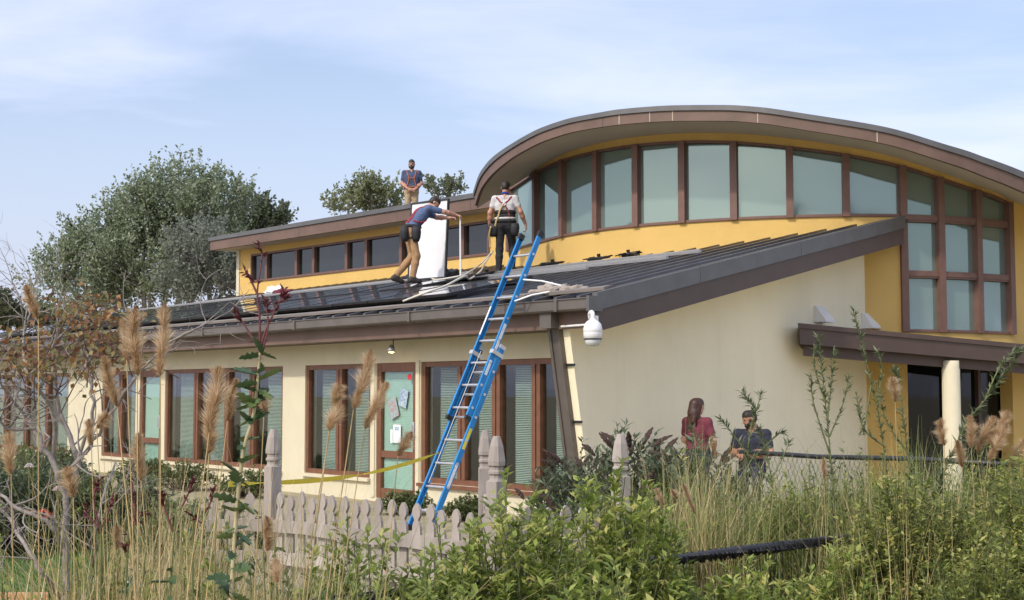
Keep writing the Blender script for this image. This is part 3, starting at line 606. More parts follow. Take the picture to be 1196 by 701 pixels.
MB().lathe([(.055, 0), (.062, .005), (.05, .06), (.03, .10), (.012, .11)], 18).build('lamp_shade', M_ALU, lm, True)
me_ = bpy.data.materials.new('warm_bulb'); me_.use_nodes = True; pb = me_.node_tree.nodes['Principled BSDF']; pb.inputs['Emission Color'].default_value = (1, .62, .25, 1); pb.inputs['Emission Strength'].default_value = 14
MB().lathe([(.006, -.012), (.03, -.008), (.042, .002), (.03, .012)], 14).build('bulb', me_, lm, True)
for i, (t, z) in enumerate(((6.45, 2.74), (8.08, 2.70))):
    o = MB(); w2 = .15; H_ = .26; D_ = .2
    o.add([(-w2, 0, 0), (w2, 0, 0), (w2, -D_, 0), (-w2, -D_, 0), (-w2, 0, H_), (w2, 0, H_), (w2, -.03, H_), (-w2, -.03, H_), (-w2, -D_, .03), (w2, -D_, .03), (w2, -.11, .15), (-w2, -.11, .15)],
          [(0, 1, 2, 3), (0, 4, 5, 1), (4, 7, 6, 5), (3, 2, 9, 8), (8, 9, 10, 11), (11, 10, 6, 7), (0, 3, 8, 11, 7, 4), (1, 5, 6, 10, 9, 2)])
    o = o.build('wall_vent', M_WHITE); p = Wp(gs(t) - .003, t, z)
    place(o, Matrix.Translation(p) @ Matrix.Rotation(BRZ + math.atan2(1, -KS) , 4, 'Z') )
    tag(o, ['white wedge-shaped wall vent over the canopy end', 'white wedge-shaped wall vent beside the yellow pier'][i], 'vent', 'wall vents above the canopy')
sp = MB().tube([Wp(gs(1.9) - .06, 1.9, 0), Wp(gs(1.9) - .06, 1.9, 1.02)], .045, 12).build('standpipe', M_BLACK); tag(sp, 'black vertical pipe standing against the gable wall', 'pipe')

# --- picket fence ------------------------------------------------------------------
def post_mesh():
    a = .046; rings = []
    for z, k in ((0, 1), (1.08, 1), (1.085, .92), (1.10, .80), (1.115, .80), (1.125, .98), (1.14, .98), (1.148, .82), (1.165, .82), (1.175, 1.02), (1.20, 1.04), (1.29, .80), (1.345, .46), (1.35, .40)):
        b = a * k; c = b * .55 if z > 1.08 else b * .93
        rings.append([(b, -c, z), (b, c, z), (c, b, z), (-c, b, z), (-b, c, z), (-b, -c, z), (-c, -b, z), (c, -b, z)])
    me = MB().loft(rings); m = bpy.data.meshes.new('fence_post'); m.from_pydata(me.v, [], me.f); m.materials.append(M_FENCE); return m
def picket_mesh():
    h = .885; w = .039
    half = [(w, 0), (w, h - .19), (w * .93, h - .15), (w * .72, h - .125), (w * .45, h - .11), (w * .62, h - .095), (w * .93, h - .08), (w * 1.0, h - .06), (w * .85, h - .035), (w * .45, h - .012), (0.002, h)]
    ring = [(x, z) for x, z in half] + [(-x, z) for x, z in reversed(half)]
    b = MB().prism([(x, 0, z) for x, z in reversed(ring)], (0, .019, 0)); m = bpy.data.meshes.new('picket'); m.from_pydata(b.v, [], b.f); m.materials.append(M_FENCE); return m
PM, KM = post_mesh(), picket_mesh()
def fence(a, b, label, posts=(True, True), pitch=.127, skip=()):
    a, b = Vector((*a, 0)), Vector((*b, 0)); d = (b - a); Ln = d.length; ang = math.atan2(d.y, d.x)
    t = thing('picket_fence', label, 'fence', a, ang)
    for f_, x in zip(posts, (0, Ln)):
        if f_: o = link('post', PM, t); o.location = (x, 0, 0); o.rotation_euler = (0, 0, R(45) - ang if False else rng.uniform(-.05, .05))
    for z in (.40, .62):
        r = MB(); n = 6; rings = []
        for k in range(n + 1):
            x = .05 + (Ln - .1) * k / n; w_ = .006 * math.sin(k * 2.1 + z * 9); rings.append([(x, -.045 + w_, z + w_), (x, -.008 + w_ * .0, z + w_), (x, -.008, z + .085 + w_), (x, -.045 + w_, z + .085 + w_)])
        r.loft(rings); r.build('rail', M_FENCE, t)
    x = .10; k = 0
    while x < Ln - .08:
        if k not in skip:
            o = link('picket', KM, t); o.location = (x, -.006, rng.uniform(.0, .035)); o.rotation_euler = (rng.uniform(-.012, .012), rng.uniform(-.022, .022), rng.uniform(-.03, .03)); o.scale = (rng.uniform(.94, 1.05), 1, rng.uniform(.985, 1.01))
        x += pitch; k += 1
    return t
PA, PB, PC, PD, PE = (-1.735, 10.0), (-.19, 9.75), (-.093, 8.3), (.69, 8.75), (-2.25, 9.95)
fence(PA, PC, 'weathered grey picket fence run below the blue ladder')
fence(PC, PD, 'short weathered picket run between the two carved posts', (False, True))
fence(PC, PB, 'picket run going back from the carved corner post', (False, True))
fence(PE, PA, 'weathered picket fence run beside the lawn', (False, False))
# caution tape
M_TAPE = mat('yellow_caution_tape', (.80, .62, .02), .5, .1, 20.)
tp = MB(); A_ = Vector((-2.1, 10.2, .94)); B_ = Wp(1.54, -1.17, .90) + Vector((0, 0, 0)); n = 34; rings = []
for k in range(n + 1):
    f = k / n; p = A_.lerp(B_, f); p.z -= .10 * math.sin(math.pi * f); tw = .5 + 1.6 * math.sin(f * 6) + f * 2; u_ = Vector((0, math.sin(tw) * .6, math.cos(tw))).normalized() * .022
    nn = Vector((0, -u_.z, u_.y)).normalized() * .0012; rings.append([p - u_ - nn, p + u_ - nn, p + u_ + nn, p - u_ + nn])
tag(tp.loft(rings).build('caution_tape', M_TAPE), 'yellow caution tape strung from the picket fence to the ladder', 'tape')
# timber edging of the lawn
o = MB().box(-6.5, -3.3, 10.45, 10.56, 0, .10).build('timber_edging', mat('orange_timber', (.52, .27, .12), .8, .15, 5., .1, 30)); tag(o, 'orange timber board edging the lawn', 'edging')

# --- chain-link fences with black top rail --------------------------------------------
M_CHAIN = mat('black_vinyl_wire', (.014, .014, .016), .45, .3, 10.)
def chainlink(a, b, z, label, rr, wrap=True, mesh=True, posts=(.02, .98)):
    a, b = Vector((*a, 0)), Vector((*b, 0)); d = b - a; Ln = d.length; t = thing('chain_link_fence', label, 'fence', a, math.atan2(d.y, d.x))
    MB().tube([(0, 0, z), (Ln * .33, 0, z - .012), (Ln * .66, 0, z + .008), (Ln, 0, z)], rr, 10).build('top_rail', M_CHAIN, t, True)
    for f in posts: MB().tube([(Ln * f, .03, 0), (Ln * f, .03, z + .02)], rr * 1.1, 10).build('post', M_CHAIN, t, True)
    if wrap:
        m = MB(); x = .03; 
        while x < Ln - .03:
            ln = rng.uniform(.03, .08); pts = [(x + ln * q / 8, math.cos(q * 1.6 + x) * rr * 1.3, z + math.sin(q * 1.6 + x) * rr * 1.25) for q in range(9)]
            m.tube(pts, rng.uniform(.004, .009), 5); x += rng.uniform(.04, .10)
        stuff(m.build('wire_wrap', M_CHAIN, t))
    if mesh:
        m = MB(); p = .052; k = 0; rows = int(z / p)
        for k in range(int(Ln / p)):
            pts = [(k * p + (p / 2 if r % 2 else 0), .006 if r % 2 else -.006, z - r * p) for r in range(rows + 1)]; m.tube(pts, .0017, 3, False)
            pts = [(k * p + p - (p / 2 if r % 2 else 0), -.006 if r % 2 else .006, z - r * p) for r in range(rows + 1)]; m.tube(pts, .0017, 3, False)
        stuff(m.build('wire_mesh', M_CHAIN, t))
    return t
chainlink((-1.0, 5.45), (2.45, 8.62), .75, 'black chain-link fence with wire-wrapped rail among the foreground shrubs', .024)
chainlink((2.0, 12.15), (3.6, 9.8), 1.10, 'plain black rail fence running past the man in navy', .02, False, True)
# ================================================================== PEOPLE (one continuous skin per body, grown from an implicit surface)
def surface_nets(D, org, h):
    nx, ny, nz = D.shape; S = D < 0
    c = np.zeros((nx - 1, ny - 1, nz - 1), np.int8)
    for i in (0, 1):
        for j in (0, 1):
            for k in (0, 1): c += S[i:nx - 1 + i, j:ny - 1 + j, k:nz - 1 + k]
    act = (c > 0) & (c < 8); idx = -np.ones(act.shape, np.int64); cells = np.argwhere(act); idx[act] = np.arange(len(cells))
    acc = np.zeros((len(cells), 3)); cnt = np.zeros(len(cells)); cor = [(i, j, k) for i in (0, 1) for j in (0, 1) for k in (0, 1)]
    for a in cor:
        for ax in range(3):
            if a[ax]: continue
            b = list(a); b[ax] = 1
            da = D[tuple((cells + a).T)]; db = D[tuple((cells + b).T)]; x = (da < 0) != (db < 0)
            t = np.where(x, da / np.where(x, da - db, 1), 0); p = np.array(a, float)[None].repeat(len(cells), 0); p[:, ax] += t
            acc[x] += p[x]; cnt[x] += 1
    V = (cells + acc / cnt[:, None]) * h + org; F = []
    for ax in range(3):
        o1, o2 = [(1, 2), (2, 0), (0, 1)][ax]
        sl0 = [slice(None)] * 3; sl1 = [slice(None)] * 3; sl0[ax] = slice(0, -1); sl1[ax] = slice(1, None)
        A, B_ = S[tuple(sl0)], S[tuple(sl1)]
        for flip in (False, True):
            e = np.argwhere((A & ~B_) if not flip else (~A & B_))
            e = e[(e[:, o1] > 0) & (e[:, o2] > 0) & (e[:, o1] < D.shape[o1] - 1) & (e[:, o2] < D.shape[o2] - 1)]
            q = []
            for d1, d2 in ((-1, -1), (0, -1), (0, 0), (-1, 0)):
                f = e.copy(); f[:, o1] += d1; f[:, o2] += d2; q.append(idx[tuple(f.T)])
            q = np.stack(q, 1); F.append(q[:, ::-1] if flip else q)
    return V, np.concatenate(F)
def cap_d(P, a, b, ra, rb):
    a, b = np.array(a, float), np.array(b, float); ab = b - a; L = ab @ ab
    t = np.clip(((P - a) @ ab) / L, 0, 1) if L > 1e-9 else np.zeros(P.shape[:-1])
    return np.linalg.norm(P - a - t[..., None] * ab, axis=-1) - (ra + (rb - ra) * t)
def build_body(prims, h):
    lo = np.min([np.minimum(p[0], p[1]) - max(p[2], p[3]) for p in prims], 0) - 4 * h; hi = np.max([np.maximum(p[0], p[1]) + max(p[2], p[3]) for p in prims], 0) + 4 * h
    n = np.ceil((hi - lo) / h).astype(int); D = np.full(n, 1.0, np.float32)
    for a, b, ra, rb, lab, k in prims:
        a, b = np.array(a, float), np.array(b, float); m = max(ra, rb) + k + 3 * h
        i0 = np.clip(np.floor((np.minimum(a, b) - m - lo) / h).astype(int), 0, n); i1 = np.clip(np.ceil((np.maximum(a, b) + m - lo) / h).astype(int), 0, n)
        g = np.stack(np.meshgrid(*[lo[x] + np.arange(i0[x], i1[x]) * h for x in range(3)], indexing='ij'), -1)
        d = cap_d(g, a, b, ra, rb); sl_ = tuple(slice(i0[x], i1[x]) for x in range(3)); o = D[sl_]
        hh_ = np.clip(.5 + .5 * (o - d) / k, 0, 1); D[sl_] = np.minimum(o * (1 - hh_) + d * hh_ - k * hh_ * (1 - hh_), np.minimum(o, d) + 0 * d)
    V, F = surface_nets(D, lo, h)
    C = V[F].mean(1); best = np.full(len(F), 9e9); lab_ = np.zeros(len(F), int)
    for a, b, ra, rb, lab, k in prims:
        d = cap_d(C, a, b, ra, rb); m = d < best; best[m] = d[m]; lab_[m] = lab
    return V, F, lab_
SKIN, SHIRT, PANTS, SHOE, HAIR, EXTRA = range(6)
def vlerp(a, b, t): return tuple(np.array(a) * (1 - t) + np.array(b) * t)
def hand(pr, wrist, d, side, up, curl=.5, s=1.):
    """palm and five separate fingers: d = pointing direction, up = back of the hand, side = towards the thumb"""
    w = np.array(wrist, float); d = np.array(d, float); d /= np.linalg.norm(d); up = np.array(up, float); up -= d * (up @ d); up /= np.linalg.norm(up); sd = np.cross(up, d) * side
    for q in (-.026, .0, .026): pr.append((w + d * .01 + sd * q * .7, w + d * .085 * s + sd * q, .017 * s, .015 * s, SKIN, .012))
    for i, q in enumerate((.033, .011, -.011, -.033)):
        L = (.068, .078, .072, .056)[i] * s; b = w + d * .09 * s + sd * q; 
        d1 = d * math.cos(curl * .8) - up * math.sin(curl * .8); d2 = d * math.cos(curl * 2.0) - up * math.sin(curl * 2.0)
        m = b + d1 * L * .5; pr.append((b, m, .010, .0095, SKIN, .004)); pr.append((m, m + d2 * L * .5, .0095, .0085, SKIN, .004))
    b = w + d * .03 + sd * .03; m = b + (d * .6 + sd * .75 - up * .2) * .04 * s; pr.append((b, m, .013, .012, SKIN, .008)); pr.append((m, m + (d * .9 + sd * .25 - up * .3) * .036 * s, .012, .010, SKIN, .004))
def body(J, build=1., sleeve=.62, long_hair=False, beard=False, female=False, shoe_up=.05, hair_r=.0, cap=False):
    pr = []; A = lambda a, b, ra, rb, lab, k=.035: pr.append((np.array(a, float), np.array(b, float), ra * build, rb * build, lab, k))
    pv, wa, ch, nb, hd = [np.array(J[k], float) for k in ('pelvis', 'waist', 'chest', 'neck', 'head')]
    X = np.array(J.get('xaxis', (1, 0, 0)), float); X /= np.linalg.norm(X)
    Xs = np.array(J.get('xsh', X), float); Xs /= np.linalg.norm(Xs)
    hw = .075 if not female else .085
    A(pv - X * hw, pv + X * hw, .108, .108, PANTS, .06); A(wa - X * .06, wa + X * .06, .104 if not female else .088, .104 if not female else .088, SHIRT, .07)
    A(ch - Xs * .085, ch + Xs * .085, .118 if not female else .10, .118 if not female else .10, SHIRT, .07)
    A(vlerp(wa, ch, .5) - Xs * .075, vlerp(wa, ch, .5) + Xs * .075, .108 if not female else .09, .108 if not female else .09, SHIRT, .06)
    A(vlerp(pv, wa, .55) - X * .07, vlerp(pv, wa, .55) + X * .07, .110 if not female else .10, .110 if not female else .10, SHIRT, .05)
    for s in ('L', 'R'):
        sh, el, wr = [np.array(J[k + s], float) for k in ('sh', 'el', 'wr')]; hp_, kn, an = [np.array(J[k + s], float) for k in ('hip', 'kn', 'an')]
        A(vlerp(nb, sh, .12) - np.array((0, 0, .03)), sh, .058, .066, SHIRT, .05)
        A(sh, vlerp(sh, el, sleeve), .062, .058, SHIRT, .03); A(vlerp(sh, el, sleeve * .8), el, .044, .041, SKIN, .012); A(el, vlerp(el, wr, .35), .042, .043, SKIN, .03); A(vlerp(el, wr, .35), wr, .043, .028, SKIN, .03)
        hd_ = J.get('hd' + s, wr - el); hand(pr, wr, hd_, J.get('ts' + s, 1 if s == 'L' else -1), J.get('bk' + s, (0, -1, .2)), J.get('cu' + s, .5), build)
        A(hp_, kn, .094, .066, PANTS, .05); A(kn, vlerp(kn, an, .35), .068, .066, PANTS, .04); A(vlerp(kn, an, .35), an + (kn - an) * .12, .066, .056, PANTS, .03)
        ft = np.array(J.get('ft' + s, (0, 1, 0)), float); ft /= np.linalg.norm(ft)
        A(an + (kn - an) * .06, an - ft * .02 + (0, 0, -.02), .046, .05, SHOE, .02); A(an - ft * .05 + np.array((0, 0, -.045)), an + ft * .14 + np.array((0, 0, -.05)), .038, .036, SHOE, .025); A(an + ft * .03 + np.array((0, 0, -.02)), an + ft * .10 + np.array((0, 0, -.042)), .045, .038, SHOE, .03)
    # head: axis up U, facing Fd
    Fd = np.array(J.get('face', (0, 1, 0)), float); Fd /= np.linalg.norm(Fd); U = np.array(J.get('hup', (0, 0, 1)), float); U -= Fd * (U @ Fd); U /= np.linalg.norm(U); Sx = np.cross(Fd, U)
    H = lambda x, y, z: hd + Sx * x + Fd * y + U * z
    A(nb - (0, 0, .03), H(0, -.02, -.06), .058, .052, SKIN, .03)
    A(H(0, -.02, .03), H(0, .012, .035), .074, .072, SKIN, .03); A(H(0, .03, -.01), H(0, .045, -.075), .058, .038, SKIN, .03)
    A(H(-.03, .03, -.05), H(.03, .03, -.05), .036, .036, SKIN, .03); A(H(0, .083, .02), H(0, .098, -.018), .009, .014, SKIN, .012)
    A(H(-.035, .07, .032), H(.035, .07, .032), .014, .014, SKIN, .014)
    for q in (-1, 1):
        A(H(q * .074, -.012, .012), H(q * .078, -.018, -.022), .013, .010, SKIN, .008)
        A(H(q * .031, .078, .014), H(q * .033, .078, .014), .0095, .0095, EXTRA, .002)
    A(H(-.02, .083, -.045), H(.02, .083, -.045), .006, .006, EXTRA if not beard else HAIR, .004)
    if not cap:
        A(H(0, -.03, .045), H(0, .012, .058), .079 + hair_r, .074 + hair_r, HAIR, .012); A(H(0, -.045, .0), H(0, -.04, .03), .066 + hair_r, .072 + hair_r, HAIR, .012)
    if beard:
        A(H(-.04, .03, -.062), H(.04, .03, -.062), .037, .037, HAIR, .012); A(H(0, .06, -.08), H(0, .05, -.055), .034, .03, HAIR, .012)
        for q in (-1, 1): A(H(q * .062, .008, -.01), H(q * .052, .02, -.055), .018, .022, HAIR, .01)
    if long_hair:
        A(H(0, -.05, .03), H(0, -.075, -.10), .086, .078, HAIR, .03); A(H(-.045, -.06, -.08), H(-.075, -.085, -.25), .056, .034, HAIR, .02); A(H(.045, -.06, -.08), H(.06, -.08, -.22), .056, .036, HAIR, .02); A(H(-.02, -.085, -.16), H(-.035, -.10, -.34), .05, .022, HAIR, .015); A(H(.02, -.085, -.16), H(.012, -.10, -.30), .046, .02, HAIR, .015); A(H(.05, -.06, -.18), H(.085, -.06, -.27), .03, .014, HAIR, .012); A(H(-.055, -.06, -.16), H(-.10, -.06, -.24), .03, .014, HAIR, .012)
        for q in (-1, 1): A(H(q * .06, -.01, .03), H(q * .07, -.02, -.16), .034, .026, HAIR, .02)
    return pr
from mathutils.bvhtree import BVHTree
def person(label, loc, rz, J, mats, scale=1., vox=.0085, **kw):
    t = thing('person', label, 'person', loc, rz); V, F, lab = build_body(body(J, **kw), vox)
    zmin = V[:, 2].min(); V[:, 2] -= zmin; V *= scale
    o = npmesh('body', V, F, mats, t, midx=lab, smooth=True)
    t['bvh'] = 0; del t['bvh']
    bv = BVHTree.FromPolygons([tuple(v) for v in V], [tuple(f) for f in F])
    def strap(name, pts, r, m, off=.004, n=5, project=True, flat=True):
        P = catmull([(p[0] * scale, p[1] * scale, (p[2] - zmin) * scale) for p in pts], n); out = []
        for p in P:
            if project:
                c, nn, _, _ = bv.find_nearest(Vector(p)); out.append(c + nn * off)
            else: out.append(Vector(p))
        return MB().tube(out, r, 6).build(name, m, t, True)
    return t, strap, zmin
def skin(n, c): return mat(n, c, .55, .08, 14.)
def cloth(n, c, v=.22): return mat(n, c, .9, v, 9., 1., 15)
M_EYE = mat('dark_eyes', (.02, .015, .012), .3); S1 = skin('skin_light', (.50, .27, .18)); S2 = skin('skin_tan', (.42, .21, .135))
H1 = mat('dark_hair', (.022, .015, .011), .6, .4, 60.); H2 = mat('auburn_hair', (.050, .020, .012), .5, .5, 50.)
M_HARN = mat('red_webbing', (.27, .035, .045), .8, .35, 30.); M_HARO = mat('orange_webbing', (.36, .11, .05), .8, .35, 30.); M_STRAPK = mat('black_webbing', (.015, .015, .016), .8, .3, 30.); M_YROPE = mat('tan_lanyard', (.50, .37, .16), .8, .2, 30.)
T_GREY = cloth('grey_tee', (.52, .51, .50)); T_BLUE = cloth('blue_tee', (.085, .125, .23)); T_NAVY = cloth('navy_tee', (.055, .075, .13)); T_MAR = cloth('maroon_tee', (.155, .030, .048)); T_DNAVY = cloth('dark_navy_tee', (.024, .028, .048))
P_BLK = cloth('black_trousers', (.022, .022, .024), .4); P_TAN = cloth('tan_trousers', (.36, .215, .105)); P_KHAKI = cloth('khaki_trousers', (.40, .29, .17)); P_JEAN = cloth('dark_jeans', (.025, .035, .06))
B_SHOE = mat('dark_boots', (.03, .024, .02), .7, .3, 12.); M_BLUEB = cloth('blue_neck_band', (.02, .045, .28))

def std(**kw):
    J = dict(pelvis=(0, 0, .95), waist=(0, .01, 1.08), chest=(0, .0, 1.30), neck=(0, -.01, 1.47), head=(0, .015, 1.635),
             hipL=(-.085, 0, .90), hipR=(.085, 0, .90), knL=(-.1, .03, .49), knR=(.1, .03, .49), anL=(-.11, -.01, .085), anR=(.11, -.01, .085),
             shL=(-.185, -.01, 1.42), shR=(.185, -.01, 1.42), elL=(-.25, -.03, 1.15), elR=(.25, -.03, 1.15), wrL=(-.26, .06, .90), wrR=(.26, .06, .90))
    J.update(kw); return J
RZ = lambda s, t, h: tuple(Wp(s, t, zr(t) + h))
# 1  worker in the grey shirt, seen from behind, walking up the roof
J = std(knR=(.12, .20, .54), anR=(.13, .02, .16), knL=(-.11, .05, .49), anL=(-.12, .0, .085), ftR=(.15, 1, .15), elL=(-.275, -.05, 1.16), wrL=(-.285, .03, .90), elR=(.295, -.04, 1.17), wrR=(.37, .08, .95), hdR=(.12, .25, -1), bkR=(1, 0, .1), bkL=(-1, 0, .1), cuL=.9, cuR=.7, tsL=-1, tsR=1, face=(.12, 1, -.28), head=(0.005, .035, 1.63))
w1, st1, _ = person('worker in grey shirt and black trousers walking up the roof, seen from behind', RZ(7.95, 5.15, .0), R(-8), J, [S2, T_GREY, P_BLK, B_SHOE, H1, M_EYE], 1.02, sleeve=.5)
st1('harness_strap', [(-.15, -.13, 1.46), (-.06, -.16, 1.36), (0, -.17, 1.30), (.07, -.16, 1.18), (.12, -.13, 1.04)], .016, M_HARN); st1('harness_strap', [(.13, -.13, 1.47), (.05, -.16, 1.38), (0, -.17, 1.31), (-.07, -.16, 1.2), (-.12, -.13, 1.05)], .016, M_HARN)
st1('back_ring', [(-.03, -.19, 1.31), (0, -.2, 1.34), (.03, -.19, 1.31), (0, -.2, 1.28), (-.03, -.19, 1.31)], .009, M_ALU, .014)
ring_ = lambda z, r, ry=.16, y0=0: [(r * math.cos(a), y0 + ry * math.sin(a), z) for a in np.linspace(0, 2 * math.pi, 13)]
st1('back_support', ring_(1.16, .2), .05, M_STRAPK, -.028); st1('back_support', ring_(1.11, .2), .045, M_STRAPK, -.024); st1('tool_belt', ring_(1.0, .22), .035, P_BLK, -.008); st1('shirt_hem', ring_(1.055, .2), .022, T_GREY, .0)
st1('collar', [(-.06, -.06, 1.52), (0, -.08, 1.53), (.06, -.06, 1.52), (.05, .05, 1.50), (-.05, .05, 1.50), (-.06, -.06, 1.52)], .024, M_BLUEB, .0)
for x, y, dx in ((-.21, -.04, .09), (.19, -.06, .08)):
    b = MB(); rings = []
    for z, k in ((.98, 1.), (.9, 1.15), (.8, 1.0), (.74, .7)): rings.append([(x + math.cos(a) * dx * k, y + math.sin(a) * .07 * k, z) for a in np.linspace(0, 2 * math.pi, 10, False)])
    b.loft(rings).build('tool_pouch', M_BAG, w1, True)
st1('lanyard', [(-.01, -.2, 1.30), (-.10, -.19, 1.15), (-.18, -.17, 1.0), (-.24, -.16, .88)], .02, M_YROPE, .02); st1('lanyard', [(-.24, -.15, .9), (-.28, -.1, .75), (-.27, -.06, .62), (-.26, -.1, .5)], .017, M_YROPE, .0, 5, False)
# 2  bending worker in the blue shirt
J = std(pelvis=(0, -.10, .93), waist=(0, -.02, 1.05), chest=(0, .12, 1.23), neck=(0, .23, 1.355), head=(0, .345, 1.44), hipL=(-.085, -.09, .88), hipR=(.085, -.09, .88), knR=(.1, .0, .48), anR=(.1, -.07, .085), knL=(-.1, -.02, .50), anL=(-.11, -.33, .12), ftL=(0, 1, -.25),
        shL=(-.175, .20, 1.32), shR=(.175, .20, 1.32), elR=(.20, .47, 1.27), wrR=(.13, .71, 1.235), elL=(-.19, .44, 1.22), wrL=(-.06, .66, 1.20), bkR=(.3, 0, 1), bkL=(-.3, 0, 1), cuL=.8, cuR=1.0, face=(0.05, .8, -.75), hup=(0, .7, .8))
w2, st2, _ = person('worker in blue shirt and tan trousers bending over the solar panels', tuple(Wp(7.85, 3.0, zr(3.0) + .185)), R(-72), J, [S1, T_BLUE, P_TAN, B_SHOE, H1, M_EYE], 1.0, sleeve=.7)
for x in (-.1, .1): st2('harness_strap', [(x, .31, 1.33), (x * 1.1, .16, 1.40), (x * .7, .05, 1.36), (x * .9, -.08, 1.2), (x, -.15, 1.06)], .017, M_HARN)
st2('harness_strap', [(.15, .18, 1.10), (.17, .05, 1.07), (.15, -.08, 1.1)], .017, M_HARN); st2('tool_belt', [(p[0], p[1] - .06, p[2] - .14 * p[1]) for p in ring_(1.0, .2)], .034, M_STRAPK, -.004); st2('leg_strap', [(.09 + .12 * math.cos(a), -.08 + .13 * math.sin(a), .80 + .02 * math.sin(a)) for a in np.linspace(0, 2 * math.pi, 11)], .018, M_STRAPK, .004)
for x, y, dx in ((.19, -.03, .075), (-.18, -.06, .08), (.12, -.22, .07)):
    b = MB(); rings = []
    for z, k in ((1.0, 1.), (.9, 1.2), (.8, 1.05), (.73, .7)): rings.append([(x + math.cos(a) * .07 * k, y + math.sin(a) * dx * k, z) for a in np.linspace(0, 2 * math.pi, 10, False)])
    b.loft(rings).build('tool_pouch', M_BAG, w2, True)
hw_ = Matrix.Translation(Wp(7.85, 3.0, zr(3.0) + .185)) @ Matrix.Rotation(R(-72), 4, 'Z') @ Vector((.10, .80, 1.185))
ro_ = MB().tube([hw_ + Vector((0, 0, .05)), hw_ + Vector((.01, .02, -1.17))], .016, 10).build('measuring_rod', M_WHITE); tag(ro_, 'white measuring rod held upright by the bending worker', 'rod')
# 3  worker on the upper roof
J = std(elL=(-.245, -.02, 1.15), elR=(.245, -.02, 1.15), wrL=(-.10, .17, .98), wrR=(.10, .18, .99), hdL=(1, .25, -.2), hdR=(-1, .25, -.25), bkL=(0, 1, .3), bkR=(0, 1, .3), cuL=.6, cuR=.6, face=(.15, 1, -.12))
w3, st3, _ = person('bearded worker in navy shirt standing on the upper roof, hands together', tuple(Wp(16.35, 9.0, 5.80)), R(184), J, [S2, T_NAVY, P_KHAKI, B_SHOE, H1, M_EYE], 1.0, beard=True, vox=.010)
for x in (-1, 1): st3('harness_strap', [(x * .12, -.05, 1.5), (x * .11, .14, 1.40), (x * .07, .16, 1.25), (x * .12, .13, 1.08)], .014, M_HARO)
st3('harness_strap', [(-.1, .15, 1.27), (0, .16, 1.26), (.1, .15, 1.27)], .014, M_HARO); st3('harness_strap', ring_(1.05, .2), .014, M_HARO)
# 4  woman in the maroon shirt by the gable wall
J = std(elL=(-.22, .02, 1.16), elR=(.25, .0, 1.15), wrL=(-.12, .22, 1.02), wrR=(.17, .20, 1.0), face=(.55, .8, -.12), bkL=(0, .3, 1), bkR=(0, .3, 1), shL=(-.165, -.01, 1.42), shR=(.165, -.01, 1.42))
w4, st4, _ = person('woman with long auburn hair in a maroon shirt by the gable wall', (2.36, 17.5, 0), R(-32), J, [S1, T_MAR, P_JEAN, B_SHOE, H2, M_EYE], .88, long_hair=True, female=True, vox=.009)
# 5  man in navy by the gable wall, arms folded, sitting back on his heels
J = std(elL=(-.27, .02, 1.16), elR=(.27, .02, 1.16), wrL=(.05, .19, 1.12), wrR=(-.05, .22, 1.17), hdL=(1, .05, .1), hdR=(-1, .0, .1), bkL=(0, 1, .2), bkR=(0, 1, .2), cuL=.3, cuR=.3, face=(.85, .5, -.3), head=(0.02, .05, 1.62), shL=(-.2, -.01, 1.42), shR=(.2, -.01, 1.42))
for k_ in list(J):
    if k_[:2] in ('pe', 'wa', 'ch', 'ne', 'sh', 'el', 'wr') or k_ in ('head', 'hipL', 'hipR'): J[k_] = tuple(np.array(J[k_]) - (0, .10, .30))
J.update(knL=(-.15, .26, .46), knR=(.15, .26, .46), anL=(-.14, -.03, .085), anR=(.14, -.03, .085))
w5, st5, _ = person('bearded man in dark navy shirt with folded arms by the gable wall', (3.15, 18.2, 0), R(156), J, [S2, T_DNAVY, P_JEAN, B_SHOE, H1, M_EYE], .96, beard=True, vox=.009)
# ================================================================== VEGETATION
nr = np.random.default_rng(11)
def unit(a): return a / np.maximum(np.linalg.norm(a, axis=-1, keepdims=True), 1e-9)
def rdir(n): return unit(nr.normal(size=(n, 3)))
def PX(x, y, Y):          # survey point: photo column/row at a depth of Y metres -> world
    return np.array(((x - 598) / 1604 * Y, Y, 1.6 + (461 - y) / 1604 * Y))
def leaves(P, D, L, Wd, fold=.22, droop=.25, up=None):
    """folded pointed leaves: base P, direction D, length L, width Wd -> verts, tri faces (4 per leaf)"""
    n = len(P); D = unit(D); up = rdir(n) * .7 + (0, 0, 1) if up is None else up
    S = unit(np.cross(D, up)); Nn = unit(np.cross(S, D)); L = np.broadcast_to(L, n)[:, None]; Wd = np.broadcast_to(Wd, n)[:, None]
    T = P + D * L - Nn * L * droop; M = P + D * L * .5 - Nn * (Wd * fold) + Nn * L * .02
    A = P + D * L * .45 + S * Wd * .5; B = P + D * L * .45 - S * Wd * .5
    V = np.stack([P, A, T, B, M], 1).reshape(-1, 3); b = np.arange(n)[:, None] * 5
    F = np.concatenate([b + (0, 1, 4), b + (1, 2, 4), b + (0, 4, 3), b + (4, 2, 3)], 1).reshape(-1, 3)
    return V, F
def quads(P, L, Wd, D=None):
    n = len(P); D = rdir(n) if D is None else unit(D); S = unit(np.cross(D, rdir(n))); L = np.broadcast_to(L, n)[:, None]; Wd = np.broadcast_to(Wd, n)[:, None]
    V = np.stack([P, P + D * L * .5 + S * Wd * .5, P + D * L, P + D * L * .5 - S * Wd * .5], 1).reshape(-1, 3); return V, (np.arange(n)[:, None] * 4 + np.arange(4)).reshape(-1, 4)
